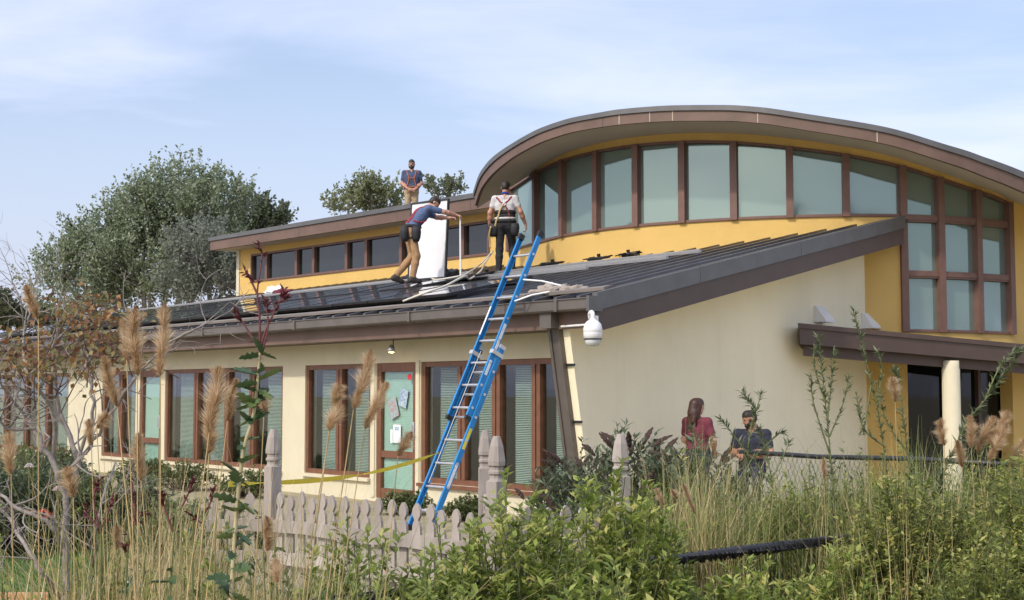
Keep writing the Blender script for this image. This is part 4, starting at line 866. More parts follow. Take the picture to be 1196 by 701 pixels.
def blades(B, az, H, lean, curve, wd, seg=5, jit=.0):
    """ribbons: base B, azimuth, height, lean (horizontal reach / height), curvature power, width"""
    n = len(B); t = np.linspace(0, 1, seg + 1)[None, :, None]; d = np.stack([np.cos(az), np.sin(az), 0 * az], 1)[:, None]; H = np.broadcast_to(H, n)[:, None, None]; lean = np.broadcast_to(lean, n)[:, None, None]; curve = np.broadcast_to(curve, n)[:, None, None]
    C = B[:, None] + d * (lean * H * t ** 1.9) + np.array((0, 0, 1.)) * (H * (t - curve * t ** 3))
    s = np.stack([-np.sin(az + jit), np.cos(az + jit), 0 * az], 1)[:, None]; w = np.broadcast_to(wd, n)[:, None, None] * (1 - t ** 2.2 * .9) * .5
    V = np.stack([C - s * w, C + s * w], 2).reshape(n, -1, 3); k = np.arange(seg)[:, None] * 2 + np.array((0, 1, 3, 2))
    F = (np.arange(n)[:, None, None] * (2 * (seg + 1)) + k[None]).reshape(-1, 4); return V.reshape(-1, 3), F, C[:, -1], unit(C[:, -1] - C[:, -2])
class Tubes:
    def __init__(s): s.V = []; s.F = []; s.n = 0
    def add(s, P, r, k=4):
        P = np.asarray(P, float); m = len(P); r = np.linspace(r[0], r[1], m) if isinstance(r, tuple) else np.broadcast_to(r, m)
        D = unit(np.gradient(P, axis=0)); a = unit(np.cross(D, (.31, .17, .93) if abs(D[0, 2]) < .9 else (1, .2, .1))); b = np.cross(D, a)
        th = np.arange(k) * 2 * np.pi / k; R_ = P[:, None] + (a[:, None] * np.cos(th)[None, :, None] + b[:, None] * np.sin(th)[None, :, None]) * r[:, None, None]
        i = np.arange(m - 1)[:, None] * k; j = np.arange(k)[None]; jn = (j + 1) % k
        s.F.append((np.stack([i + j, i + jn, i + k + jn, i + k + j], -1).reshape(-1, 4)) + s.n); s.V.append(R_.reshape(-1, 3)); s.n += m * k
    def build(s, name, m, parent): return npmesh(name, np.concatenate(s.V), np.concatenate(s.F), m, parent, smooth=True)
def local(V, loc): return np.asarray(V) - np.array(loc)
def curve(a, b, n=6, bend=.08, up=0.):
    a, b = np.array(a, float), np.array(b, float); t = np.linspace(0, 1, n)[:, None]; L = np.linalg.norm(b - a)
    return a + (b - a) * t + (rdir(1) * bend * L + np.array((0, 0, up * L))) * np.sin(t * np.pi)
BARK = mat('grey_bark', (.27, .24, .215), .95, .3, 18., .4, 50); BARKD = mat('dark_twigs', (.075, .055, .04), .9, .3, 18.); STEMG = mat('green_stems', (.13, .15, .05), .7, .25, 9.); STEMT = mat('straw_stems', (.46, .34, .16), .8, .25, 9.)

# ---------------- trees behind the building
def tree(name, label, x, Y, lobes, cols, n, lsize, group=None, trunk_r=.2, tipup=.85):
    base = np.array(((x - 598) / 1604 * Y, Y, 0.)); t = thing(name, label, 'tree', tuple(base), 0, group); tb = Tubes(); ps = []; ds = []
    pm = 1604 / Y; fork = np.array((0, 0, 1.2 + .5)); tb.add([(0, 0, 0), (.05, 0, .8), fork], (trunk_r, trunk_r * .8), 7)
    tot = sum(l[2] * l[3] for l in lobes)
    for lx, ly, rx, ry in lobes:
        c = PX(lx, ly, Y) - base; rx, ry = rx / pm, ry / pm; ncl = max(6, int(n / 95 * rx * ry * pm * pm / tot))
        tb.add(curve(fork, c, 7, .06, .05), (trunk_r * .6, .05), 5)
        for q in range(ncl):
            d = rdir(1)[0]; d[2] = d[2] * .8 + .15; p = c + d * np.array((rx, max(rx, .8), ry)) * nr.uniform(.35, 1.02) ** .6
            if q % 3 == 0: tb.add(curve(c - (0, 0, ry * .3), p, 5, .08), (.045, .012), 3)
            # a clump is a handful of upward shoots carrying leaves
            for sh in range(5):
                a = p + nr.normal(size=3) * .14 * rx ** .5; v = unit(rdir(1)[0] * .75 + np.array((0, 0, tipup + .3)) + unit(d) * .4); Ls = nr.uniform(.35, .95) * (rx ** .35) * .8
                k = nr.integers(14, 24); f = nr.uniform(0, 1, k)[:, None]; ps.append(a + v * Ls * f + nr.normal(size=(k, 3)) * .075 * (1.15 - f)); ds.append(unit(v * .6 + rdir(k)))
    P, D = np.concatenate(ps), np.concatenate(ds); L = nr.uniform(.7, 1.3, len(P)) * lsize; V, F = quads(P, L, L * .62, D)
    rd = np.clip(nr.normal(.5, .25, len(P)), 0, 1); stuff(npmesh('crown', V, F, leafmat(name + '_leaf_' + str(len(MATS)), cols, .5), t, rd)); tb.build('trunk', BARK, t); return t
GA = [(0.121, 0.160, 0.090), (0.190, 0.234, 0.130), (0.305, 0.352, 0.224), (0.583, 0.620, 0.471)]
tree('poplar_tree', 'large dark grey-green poplar standing behind the far roof end', 175, 47, [(205, 246, 58, 52), (165, 268, 52, 50), (115, 304, 48, 44), (70, 316, 28, 32), (245, 248, 42, 44), (170, 320, 80, 52), (95, 350, 60, 32), (245, 310, 52, 48)], GA, 62000, .115)
tree('poplar_tree', 'smaller loose poplar leaning out beside the clerestory corner', 300, 50, [(295, 262, 26, 30), (318, 252, 16, 20), (285, 290, 34, 36)], [(.07, .09, .045), (.11, .135, .07), (.16, .185, .11), (.25, .27, .20)], 9000, .14)
tree('silver_willow', 'pale silver-leaved willow in front of the dark poplar', 243, 42, [(235, 300, 38, 42), (262, 325, 34, 38), (215, 335, 32, 32)], [(.13, .15, .11), (.19, .21, .16), (.27, .29, .23), (.36, .38, .31)], 9500, .11)
tree('poplar_tree', 'green poplar top showing above the clerestory roof', 425, 58, [(405, 236, 26, 20), (432, 228, 26, 19), (452, 240, 20, 18)], [(0.135, 0.163, 0.072), (0.203, 0.227, 0.104), (0.270, 0.293, 0.163), (0.378, 0.390, 0.273)], 5200, .15)
tree('poplar_tree', 'thin poplar tip showing between upper worker and arched roof', 518, 60, [(512, 222, 18, 14), (530, 224, 14, 12)], [(.12, .14, .07), (.17, .19, .11), (.24, .26, .17)], 1500, .15, tipup=.9)
for i, (x, y, rx, ry, Y) in enumerate(((-20, 372, 40, 22, 70), (22, 376, 32, 16, 75), (60, 384, 34, 14, 72))):
    tree('distant_tree', ['hazy green tree on the skyline past the roof end', 'low pale tree on the skyline beside the poplar', 'low dark tree under the poplar at the roof end'][i], x, Y, [(x, y, rx, ry)], [(.06, .075, .035), (.10, .115, .06), (.16, .16, .09)], 2600, .26)

for i, (x, y, r) in enumerate(((-34, -42, 4.5), (-22, -50, 5.5), (-6, -46, 4.2), (9, -52, 5.0), (26, -44, 4.6))):   # trees across the lot, seen mirrored in the glazing
    t = thing('lot_tree', 'tall broad tree across the lot, mirrored in the windows', 'tree', (x, y, 0), 0, 'trees across the lot'); tb = Tubes(); tb.add([(0, 0, 0), (.1, 0, 4), (0, .2, 9)], (.4, .12), 7); tb.build('trunk', BARK, t)
    n = 2600; d = rdir(n); P = d * np.array((r, r, 5.2)) * nr.uniform(.55, 1.05, n)[:, None] ** .6 * (1 + .25 * np.array([mnoise.noise(Vector(k * 2.2 + i)) for k in d]))[:, None] + (0, 0, 8.6); V, F = quads(P, .75, .55); stuff(npmesh('crown', V, F, leafmat('lot_leaf', [(.04, .06, .025), (.07, .10, .04), (.11, .14, .06)], .3), t, nr.random(n)))
# ---------------- shrubs of leaf rosettes
def shrub(name, label, loc, rx, ry, h, cols, ntip, nleaf, ll, lw, cat='shrub', group=None, spread=.75, stem=STEMG, hollow=.55, extra=None, tallness=.0, spec=.45):
    t = thing(name, label, cat, (*loc, 0), 0, group); tb = Tubes(); P = []; D = []
    for i in range(ntip):
        a = nr.uniform(0, 2 * np.pi); r = nr.uniform(0, 1) ** .5; k = nr.uniform(hollow, 1.05); e = np.array((np.cos(a) * r * rx, np.sin(a) * r * ry, h * (k * np.sqrt(max(1 - r * r * .85, .05)))))
        e *= 1 + .10 * mnoise.noise(Vector(e * 5)) ; e[2] += nr.normal() * .03 + (nr.exponential(tallness) if tallness else 0)
        e[2] = max(e[2], .08); s0 = np.array((e[0] * .35, e[1] * .35, e[2] * .1)); c = curve(s0, e, 5, .06, .08)
        if i % 2 == 0: tb.add(c, (.006, .0025), 3)
        v = unit(e - c[-2] + np.array((0, 0, .35)) * np.linalg.norm(e - c[-2]))
        m = nr.poisson(nleaf) + 2; f = nr.uniform(0, 1, m)[:, None] ** .7; back = (1 - f) * min(.22, h * .3)
        b = e - (e - c[-2]) / np.linalg.norm(e - c[-2]) * back; P.append(b); o = rdir(m); o -= (o @ v)[:, None] * v; D.append(unit(v * (1 - spread * .55 + .25 * nr.random((m, 1))) + unit(o) * spread))
    P, D = np.concatenate(P), np.concatenate(D); L = nr.uniform(.45, 1.35, len(P)) * ll; V, F = leaves(P, D, L, L * lw * nr.uniform(.75, 1.2, len(P)), up=unit(rdir(len(P)) * .5 + (0, 0, 1)))
    clump = np.array([mnoise.noise(Vector(p * 6)) for p in P[::1]]) if len(P) < 30000 else 0
    rd = np.clip(nr.normal(.45, .2, len(P)) + .35 * clump, 0, 1).repeat(4); stuff(npmesh('leaves', V, F, leafmat('leaf_' + cols[0], cols[1], .42, .5, spec), t, rd)); tb.build('branches', stem, t); return t
BAY = ('bayberry', [(0.104, 0.144, 0.029), (0.183, 0.249, 0.046), (0.317, 0.385, 0.079), (0.500, 0.500, 0.157), (0.500, 0.418, 0.132)]); PRV = ('privet', [(0.085, 0.113, 0.028), (0.161, 0.200, 0.044), (0.278, 0.316, 0.070), (0.493, 0.471, 0.134), (0.439, 0.383, 0.143)])
BUD = ('buddleia', [(0.058, 0.085, 0.042), (0.098, 0.130, 0.065), (0.163, 0.202, 0.111), (0.273, 0.305, 0.195)]); BED = ('bedding', [(0.065, 0.098, 0.036), (0.117, 0.163, 0.055), (0.195, 0.227, 0.091), (0.351, 0.312, 0.156)])
for lab, loc, rx, ry, h, n in (('bayberry shrub in front of the picket fence, left of the ladder foot', (-.66, 5.7), .40, .36, .98, 360), ('bayberry shrub right before the corner of the picket rails', (-.30, 5.9), .34, .34, 1.0, 320), ('tallest bayberry shrub, below the two carved posts', (.02, 6.05), .38, .4, 1.15, 460), ('bayberry shrub hiding the foot of the single carved post', (.48, 6.5), .44, .4, 1.16, 520), ('spreading bayberry shrub under the wire-wrapped rail', (1.0, 6.30), .44, .36, .77, 420), ('low bayberry shrub under the plain end of the wire-wrapped rail', (1.62, 6.7), .48, .4, .78, 440), ('low bayberry shrub at the lower end of the wire-wrapped rail', (-.30, 5.1), .38, .3, .88, 340), ('low bayberry shrub in front of the single carved post', (.36, 5.5), .44, .34, .86, 420), ('bayberry shrub behind the wire-wrapped rail by the butterfly bush', (.72, 7.7), .4, .35, .95, 330)):
    shrub('bayberry_shrub', lab, loc, rx, ry, h, BAY, n, 13, .050, .42, spread=.72, tallness=.035)
for lab, loc, rx, ry, h, n in (('dense dark privet bush below the entrance column', (2.0, 7.0), .52, .45, 1.14, 1500), ('dense dark privet bush at the outer end of the hedge', (2.58, 6.8), .54, .45, 1.22, 1500), ('privet bush behind the end of the wire-wrapped rail', (1.95, 8.9), .6, .45, 1.02, 1000), ('low privet bush in front of the hedge', (2.12, 6.1), .5, .4, .92, 1200), ('privet bush growing through the far end of the plain black rail', (3.1, 8.6), .6, .5, 1.15, 1000)):
    shrub('privet_bush', lab, loc, rx, ry, h, PRV, n, 12, .031, .5, spread=.8, tallness=.03)
for lab, loc, rx, ry, h, n in (('butterfly bush with brown spent spikes behind the single carved post', (.95, 10.9), .62, .5, 1.22, 520), ('butterfly bush in front of the woman in maroon', (1.55, 11.6), .55, .5, 1.08, 420), ('butterfly bush against the leaning downpipe', (.55, 12.4), .5, .4, 1.0, 330)):
    t = shrub('butterfly_bush', lab, loc, rx, ry, h, BUD, n, 9, .085, .26, spread=.7, stem=BARKD, tallness=.04)
    for q in range(16):
        a = nr.uniform(0, 6.28); r = nr.uniform(.2, 1); p = np.array((np.cos(a) * r * rx, np.sin(a) * r * ry, h * np.sqrt(1 - .7 * r * r))); d = unit(np.array((np.cos(a) * .8, np.sin(a) * .8, nr.uniform(.4, 1.1)))); L = nr.uniform(.12, .22); 
        sb = MB(); rings = []; c = catmull([p, p + d * L * .5 + (0, 0, .01), p + d * L], 4)
        for k, cc in enumerate(c):
            rr = .017 * math.sin(math.pi * (.12 + .85 * k / (len(c) - 1))) + .003; rings.append([Vector(cc) + Vector((math.cos(b), math.sin(b) * .7, math.sin(b) * .6)) * rr * (1 + .35 * ((k + j) % 2)) for j, b in enumerate(np.linspace(0, 6.28, 7, False))])
        sb.loft(rings).build('flower_spike', mat('brown_spent_flower', (.055, .032, .024), .95, .4, 60., .5, 90), t)
# planting bed under the façade windows
for i, (s, t_, rx, h) in enumerate(((7.3, -.55, .5, .42), (9.4, -.6, .6, .5), (11.2, -.5, .6, .48), (13.2, -1.3, .6, .7), (15.0, -.8, .7, .62), (17.2, -.9, .8, .72), (19.4, -1.0, .8, .66), (15.6, -3.2, .8, .8), (18.2, -3.6, .9, .9), (3.3, -.4, .4, .3), (2.0, -.35, .35, .28))):
    w_ = Wp(s, t_); shrub('bed_shrub', ['low bed shrub under the window beside the mint door', 'low bed shrub under the wide window', 'bed shrub below the far end of the wide window', 'bed shrub by the second mint door', 'bed shrub under the narrow far window', 'bed shrub below the cream pier', 'bed shrub under the farthest window', 'tall bed shrub at the lawn edge near the second mint door', 'tall bed shrub at the far lawn edge', 'small bed plant behind the ladder foot', 'small bed plant below the blue ladder window'][i], (w_.x, w_.y), rx, rx * .7, h, BED, int(150 + 120 * rx), 9, .06, .5, stem=BARKD)

for i, (x, Y, rx, h) in enumerate(((-15, 13.6, .6, .95), (32, 14.2, .6, .9), (78, 14.6, .6, .85), (120, 14.4, .55, .8), (165, 14.2, .5, .75), (10, 16.5, .7, .9), (60, 17.0, .7, .95), (215, 13.2, .5, .62), (262, 12.6, .45, .6))):
    p = PX(x, 461, Y); shrub('flower_bed_bush', ['rounded bush at the outer end of the lawn bed', 'rounded lawn-bed bush below the grey shrub crown', 'rounded lawn-bed bush before the cream pier', 'rounded lawn-bed bush between cream pier and second mint door', 'rounded lawn-bed bush below the second mint door', 'taller bush behind the outer end of the lawn bed', 'taller bush behind the lawn bed, before the farthest window', 'small rounded bush behind the lawn-side pickets', 'small rounded bush beside the far carved post'][i], (p[0], p[1]), rx, rx * .8, h, BED if i % 2 else BUD, 330, 10, .06, .45, stem=BARKD)
# ---------------- meadow floor between the camera and the building (uncountable)
def carpet(name, n, region, H, wd, cols, label, seg=3, lean=.5):
    B = region(n); n = len(B); V, F, _, _ = blades(B, nr.uniform(0, 6.28, n), nr.uniform(.5, 1.2, n) * H, nr.uniform(.1, lean, n), nr.uniform(.05, .35, n), nr.uniform(.6, 1.3, n) * wd, seg)
    o = npmesh(name, V, F, leafmat(name + '_blade', cols, .3), None, np.clip(nr.normal(.5, .25, n), 0, 1).repeat(seg)); tag(o, label, 'grass', None, 'stuff'); return o
def reg_meadow(n):
    Y = nr.uniform(5.2, 15.5, n); X = nr.uniform(-.5, .42, n) * Y; k = ~((Y > 9.2) & (X < -.2)) & ~((X < -.29 * Y) & (Y > 6.2)); return np.stack([X, Y, 0 * X], 1)[k]
carpet('meadow_grass', 26000, reg_meadow, .42, .007, [(.07, .10, .025), (.12, .15, .045), (.22, .20, .08), (.36, .28, .13)], 'rough meadow grass and dry stalks covering the plot')
def reg_lawn(n): 
    Y = nr.uniform(10.62, 15.5, n); X = nr.uniform(-10, -3.6, n); k = X < -3.45 - (Y - 10.6) * .12; k &= X > -.45 * Y - .5; return np.stack([X, Y, 0 * X], 1)[k]
carpet('lawn_grass', 42000, reg_lawn, .05, .006, [(.05, .11, .015), (.075, .15, .022), (.11, .19, .035)], 'short bright green grass of the lawn', 2, .9)

# ---------------- tall grass clumps
TAN = leafmat('tall_grass_blade', [(.17, .19, .06), (.36, .31, .12), (.56, .43, .20), (.72, .57, .33)], .3); GRN = leafmat('green_grass_blade', [(.09, .14, .03), (.16, .22, .055), (.28, .31, .10), (.42, .38, .17)], .3)
def clump(label, loc, n, H, rad, lean, wd, m, group=None, seg=5, cv=.12, dirb=None):
    t = thing('tall_grass', label, 'grass', (*loc, 0), 0, group); B = np.stack([nr.normal(0, rad, n), nr.normal(0, rad, n), 0 * np.arange(n)], 1)
    az = nr.uniform(0, 6.28, n) if dirb is None else nr.normal(dirb, 1.0, n); V, F, tip, td = blades(B, az, nr.uniform(.45, 1.05, n) * H, np.abs(nr.normal(0, lean, n)), nr.uniform(0, cv * 2, n), nr.uniform(.6, 1.3, n) * wd, seg)
    stuff(npmesh('blades', V, F, m, t, np.clip(nr.normal(.55, .28, n), 0, 1).repeat(seg))); return t, tip, td
G_ = 'tall tan grass clumps along the gable side'
for i in range(60):
    x = nr.uniform(775, 1225); Y = nr.uniform(8.0, 10.9); p = PX(x, 461, Y); H = 1.6 - nr.uniform(32, 100) / 1604 * Y
    clump('tall half-dry grass clump growing along the gable side', (p[0], p[1]), 140, H * 1.05, .15, .38, .0058, GRN if i % 3 else TAN, G_)
for i, (x, Y, H, n, lab) in enumerate(((60, 4.9, 1.15, 130, 'wispy grass clump at the bare grey shrub'), (150, 4.3, 1.25, 120, 'fountain grass clump carrying the two tallest plumes'), (235, 4.4, 1.2, 120, 'fountain grass clump left of the spiny-leaved stalk'), (345, 4.9, 1.15, 90, 'fountain grass clump right of the spiny-leaved stalk'), (410, 5.3, 1.2, 90, 'fountain grass clump before the picket fence and ladder'), (290, 5.6, 1.05, 80, 'grass clump below the far carved post'), (200, 6.0, 1.0, 90, 'grass clump in front of the lawn-side pickets'), (110, 6.6, .95, 80, 'grass clump between grey shrub and pickets'))):
    p = PX(x, 461, Y); clump(lab, (p[0], p[1]), int(n * 1.7), H * 1.06, .12, .42, .0058, TAN if i % 2 else GRN, None, 7, .2)
for i in range(16):
    x = nr.uniform(1000, 1210); Y = nr.uniform(6.4, 7.8); p = PX(x, 461, Y); clump('wispy straw grass clump growing through the hedge', (p[0], p[1]), 45, nr.uniform(1.0, 1.3), .14, .26, .0042, TAN, 'wispy straw grass in the hedge', 6)
for i in range(60):
    x = nr.uniform(60, 420); Y = nr.uniform(4.3, 6.8); p = PX(x, 461, Y); clump('wispy straw grass clump among the fountain grass', (p[0], p[1]), 60, (1.6 - nr.uniform(70, 200) / 1604 * Y) * 1.12, .10, .30, .0050, TAN if i % 5 else GRN, 'wispy straw grass among the plumes', 7, .16)
# green undergrowth on the left
for i, (x, Y, h, rx) in enumerate(((105, 5.4, 1.06, .26), (150, 4.9, 1.05, .24), (205, 4.8, 1.06, .26), (290, 4.9, 1.02, .26), (250, 6.4, .92, .3), (190, 7.2, .86, .34), (-10, 6.2, .95, .22), (365, 5.0, .96, .22))):
    p = PX(x, 461, Y); shrub('leafy_weed', ['leafy weeds at the foot of the bare grey shrub', 'leafy weeds under the tallest plumes', 'leafy weeds among the dark red seed stalks', 'leafy weeds at the foot of the spiny-leaved stalk', 'leafy weeds in front of the lawn-side pickets', 'leafy weeds behind the grey shrub', 'leafy weeds beside the lawn', 'leafy weeds at the edge of the bayberry'][i], (p[0], p[1]), rx, rx * .8, h, BED if i % 2 else BAY, 150, 8, .042, .36, 'weeds', tallness=.06, hollow=.3)

for i, (x, Y, h, rx) in enumerate(((805, 8.6, .92, .34), (860, 9.2, 1.02, .36), (915, 8.8, .98, .34), (965, 9.4, 1.08, .36), (1030, 9.2, 1.10, .4), (1100, 9.6, 1.12, .4), (1165, 9.2, 1.12, .4))):
    p = PX(x, 461, Y); shrub('leafy_weed', ['leafy weeds by the butterfly bush and rail', 'leafy weeds in front of the woman in maroon', 'leafy weeds in front of the man in navy', 'leafy weeds under the many-branched willow stem', 'leafy weeds in front of the yellow pier', 'leafy weeds in front of the dark entrance', 'leafy weeds at the foot of the entrance column'][i], (p[0], p[1]), rx, rx * .8, h, BED if i % 2 else BAY, 190, 8, .045, .30, 'weeds', tallness=.08, hollow=.35)
# ---------------- plumes (each its own seed head on a stalk)
M_PLUME = leafmat('plume_bristle', [(.30, .18, .09), (.48, .32, .17), (.66, .49, .30), (.80, .66, .46)], .45, .8, .1)
def plume_mesh(L, r, n, seed):
    g = np.random.default_rng(seed); f = g.uniform(0, 1, n); env = np.sin(np.pi * (f * .84 + .12)) ** .75 * (1 + .3 * np.sin(f * 17 + seed) * g.uniform(.3, 1)); a = g.uniform(0, 6.28, n); bx, by = g.uniform(-.022, .022, 2)
    B = np.stack([bx * f * f + .003 * np.sin(f * 9), by * f * f, f * L], 1); o = np.stack([np.cos(a), np.sin(a), 0 * a], 1); D = unit(o * g.uniform(.35, 1.0, n)[:, None] + np.array((.18, 0, .8)) + g.normal(size=(n, 3)) * .2); ln = r * env * g.uniform(.6, 1.75, n)
    S = unit(np.cross(D, g.normal(size=(n, 3)))); w = .00085
    V = np.stack([B - S * w, B + S * w, B + D * ln[:, None]], 1).reshape(-1, 3); F = np.arange(3 * n).reshape(-1, 3); return V, F, np.clip(.25 + .5 * (ln / r - .5) + g.normal(0, .2, n), 0, 1)
PLM = []
for q in range(4):
    V, F, rd = plume_mesh((.17, .15, .19, .13)[q], .028, 2300, q + 5); o = npmesh('seed_head', V, F, M_PLUME, None, rd); PLM.append(o.data); bpy.data.objects.remove(o)
def plume(label, xb, yb, x0, y0, x1, y1, Y, kind=0, wscale=1., group=None, stem=STEMT):
    """stalk from the ground under (xb,yb) to (x0,y0); seed head from (x0,y0) to (x1,y1)"""
    g0 = PX(xb, yb, Y); base = np.array((g0[0], Y, 0)); a, b = PX(x0, y0, Y), PX(x1, y1, Y); a[1] += nr.normal() * .04; b[1] = a[1] + nr.normal() * .03
    t = thing('plume_stalk', label, 'grass plume', tuple(base), 0, group); P = catmull([(0, 0, 0), (a - base) * (.35, .5, .52) + nr.normal(size=3) * .022, a - base], 5); tb = Tubes(); tb.add(P, (.0026, .0016), 4); tb.build('stalk', stem, t)
    d = Vector(b - a); Lm = (.17, .15, .19, .13)[kind]; o = link('seed_head', PLM[kind], t); o.matrix_local = Matrix.Translation(Vector(a - base)) @ d.to_track_quat('Z', 'Y').to_matrix().to_4x4() @ Matrix.Diagonal((wscale * 1.12, wscale * 1.12, d.length / Lm, 1)); return t
PLS = [('tall upright plume, first of the two tallest', 165, 700, 156, 438, 147, 360, 4.1, 2, 1.1), ('tall upright plume beside its equally tall twin', 178, 700, 189, 440, 189, 356, 4.1, 2, .95), ('slender plume close behind the two tallest', 172, 700, 141, 420, 137, 372, 4.3, 0, .7), ('leaning plume bent away from the two tallest', 182, 700, 130, 475, 112, 418, 4.1, 0, .9), ('shaggy full plume before the wide window', 205, 700, 246, 505, 256, 428, 4.0, 1, 1.25), ('smaller twin of the shaggy plume', 212, 700, 262, 492, 270, 445, 4.2, 0, .8), ('brown lower plume under the shaggy one', 214, 700, 244, 530, 248, 486, 4.1, 3, .9),
       ('fluffy plume at the lawn edge', 45, 700, 28, 552, 18, 504, 4.4, 3, .9), ('round fluffy plume before the bed shrubs', 96, 700, 88, 580, 80, 545, 4.3, 3, 1.0), ('broken drooping plume beside the cream pier', 150, 700, 112, 500, 128, 484, 4.6, 3, .9), ('short plume in front of the second mint door', 190, 700, 170, 560, 166, 505, 4.5, 1, .9), ('thin plume by the cream pier foot', 140, 700, 105, 520, 100, 490, 4.7, 3, .7), ('ragged plume against the sky above the autumn leaves', 70, 640, 46, 372, 30, 336, 4.6, 0, .9),
       ('long plume leaning over the door frame', 352, 700, 414, 478, 440, 412, 4.3, 2, 1.05), ('plume leaning beside the long one at the door', 360, 700, 424, 502, 448, 446, 4.4, 1, .9), ('stubby plume before the narrow window', 350, 700, 390, 476, 398, 448, 4.4, 3, .95), ('second stubby plume before the narrow window', 356, 700, 388, 502, 396, 474, 4.4, 3, 1.0), ('small plume over the caution tape', 430, 700, 466, 532, 482, 505, 4.6, 3, .9), ('small plume beside the spiny-leaved stalk', 300, 700, 311, 486, 312, 456, 4.5, 3, .8), ('small plume in front of the picket rails', 320, 700, 318, 640, 322, 600, 4.4, 3, .9), ('dark plume drooping near the path', 350, 700, 326, 680, 318, 655, 4.2, 3, .7), ('short plume over the lawn corner', 60, 700, 140, 640, 144, 612, 4.7, 3, .7)]
for p in PLS: plume(*p)
for i, p in enumerate([(1140, 700, 1128, 522, 1134, 486), (1150, 700, 1142, 528, 1158, 486), (1120, 700, 1146, 536, 1172, 498), (1160, 700, 1160, 520, 1176, 480), (1110, 700, 1122, 545, 1118, 515), (1170, 700, 1178, 545, 1190, 512), (1096, 700, 1100, 520, 1092, 490), (1050, 690, 1048, 470, 1046, 440), (1130, 700, 1156, 520, 1165, 494)]):
    plume('pinkish plume leaning in front of the entrance column', *p, 7.6, i % 4, 1.3, 'pinkish plumes in front of the entrance')
for i, p in enumerate([(850, 690, 812, 600, 798, 565), (860, 690, 790, 582, 784, 572), (972, 690, 962, 560, 962, 535), (830, 690, 775, 590, 765, 570)]):
    plume(['brown plume leaning across the butterfly bush', 'tiny brown plume by the butterfly bush', 'dark plume standing before the plain black rail', 'thin brown plume leaning to the single carved post'][i], *p, 7.4, 3 if i else 1, .7)

# ---------------- spiny-leaved stalk with burgundy top
SPK = leafmat('spiny_leaf', [(.04, .08, .035), (.07, .12, .045), (.14, .19, .06)], .15, .35, .6); M_BURG = leafmat('burgundy_leaf', [(.055, .010, .014), (.095, .018, .022), (.15, .03, .03)], .25); BURG = mat('burgundy_stem', (.13, .035, .035), .7, .25, 10.); PALE = mat('pale_stem', (.42, .36, .20), .7, .2, 10.)
def spiny(n=9):
    V = []; half = []
    for k in range(n):
        t = k / (n - 1); w = .28 * math.sin(math.pi * min(t * .95 + .04, 1)) ** .7; half.append((w * (1.35 if k % 2 else .62), t + (.05 if k % 2 else 0)))
    V = [(0, t, -.06 * math.sin(t * 3) - .10 * t * t) for t in np.linspace(0, 1.05, n)]; L_ = [(x, y, .05 + .10 * x - .10 * y * y) for x, y in half]; R_ = [(-x, y, .05 + .10 * x - .10 * y * y) for x, y in half]
    vs = V + L_ + R_; fs = []
    for k in range(n - 1): fs += [(k, n + k, n + k + 1, k + 1), (k, k + 1, 2 * n + k + 1, 2 * n + k)]
    return np.array(vs), np.array(fs)
SV, SF = spiny(); SPM = []
for q in range(3):
    o = npmesh('leaf', SV, SF, SPK, None, np.full(len(SF), (.15, .5, .9)[q])); SPM.append(o.data); bpy.data.objects.remove(o)
def spiny_plant(label, pts, Y, leafspan, sz, tops, rs=.0085):
    base = PX(*pts[0], Y); base[2] = 0; t = thing('spiny_stalk', label, 'plant', tuple(base)); P = catmull([np.zeros(3)] + [PX(x, y, Y) - base for x, y in pts[1:]], 8); tb = Tubes(); tb.add(P, (rs, rs * .5), 6); tb.build('stem', PALE if rs > .006 else STEMG, t)
    zz_ = P[:, 2]; k = 0; z = leafspan[0]
    while z < leafspan[1]:
        p = np.array([np.interp(z, zz_, P[:, i]) for i in range(3)]); a = k * 2.4 + nr.normal() * .3; o = link('leaf', SPM[k % 3], t); s_ = sz * nr.uniform(.55, 1.35)
        o.matrix_local = Matrix.Translation(p) @ Matrix.Rotation(a, 4, 'Z') @ Matrix.Rotation(nr.uniform(-.55, .95), 4, 'X') @ Matrix.Rotation(nr.uniform(-.7, .7), 4, 'Y') @ Matrix.Scale(s_, 4); z += nr.choice([.005, .010, .016, .034]); k += 1
    tb = Tubes(); PP = []; DD = []
    for tp in tops:
        q = [PX(x, y, Y) - base for x, y in tp]; c = catmull(q, 5); tb.add(c, (.0036, .002), 5); e = c[-1]; d = unit(c[-1] - c[-3]); m = 15; f = nr.uniform(0, .05, m)[:, None]; PP.append(e - d * f); DD.append(unit(d + rdir(m) * .7))
        for kk in range(2, len(c) - 2, 3): PP.append(c[kk][None].repeat(2, 0)); DD.append(unit(d + rdir(2)))
    tb.build('burgundy_branches', BURG, t); PP, DD = np.concatenate(PP), np.concatenate(DD); V, F = leaves(PP, DD, nr.uniform(.012, .034, len(PP)), nr.uniform(.006, .012, len(PP))); stuff(npmesh('burgundy_leaves', V, F, M_BURG, t, nr.random(len(F)))); return t
spiny_plant('tall spiny-leaved stalk with burgundy branching top', [(258, 701), (278, 600), (297, 480), (303, 412)], 4.0, (1.0, 1.74), .062, [[(303, 420), (302, 370), (299, 340), (304, 300), (301, 284)], [(302, 420), (308, 390), (325, 352), (331, 338)], [(303, 410), (288, 385), (272, 362)], [(305, 415), (312, 380), (309, 352)], [(300, 345), (290, 325), (284, 318)], [(325, 352), (335, 348)]])
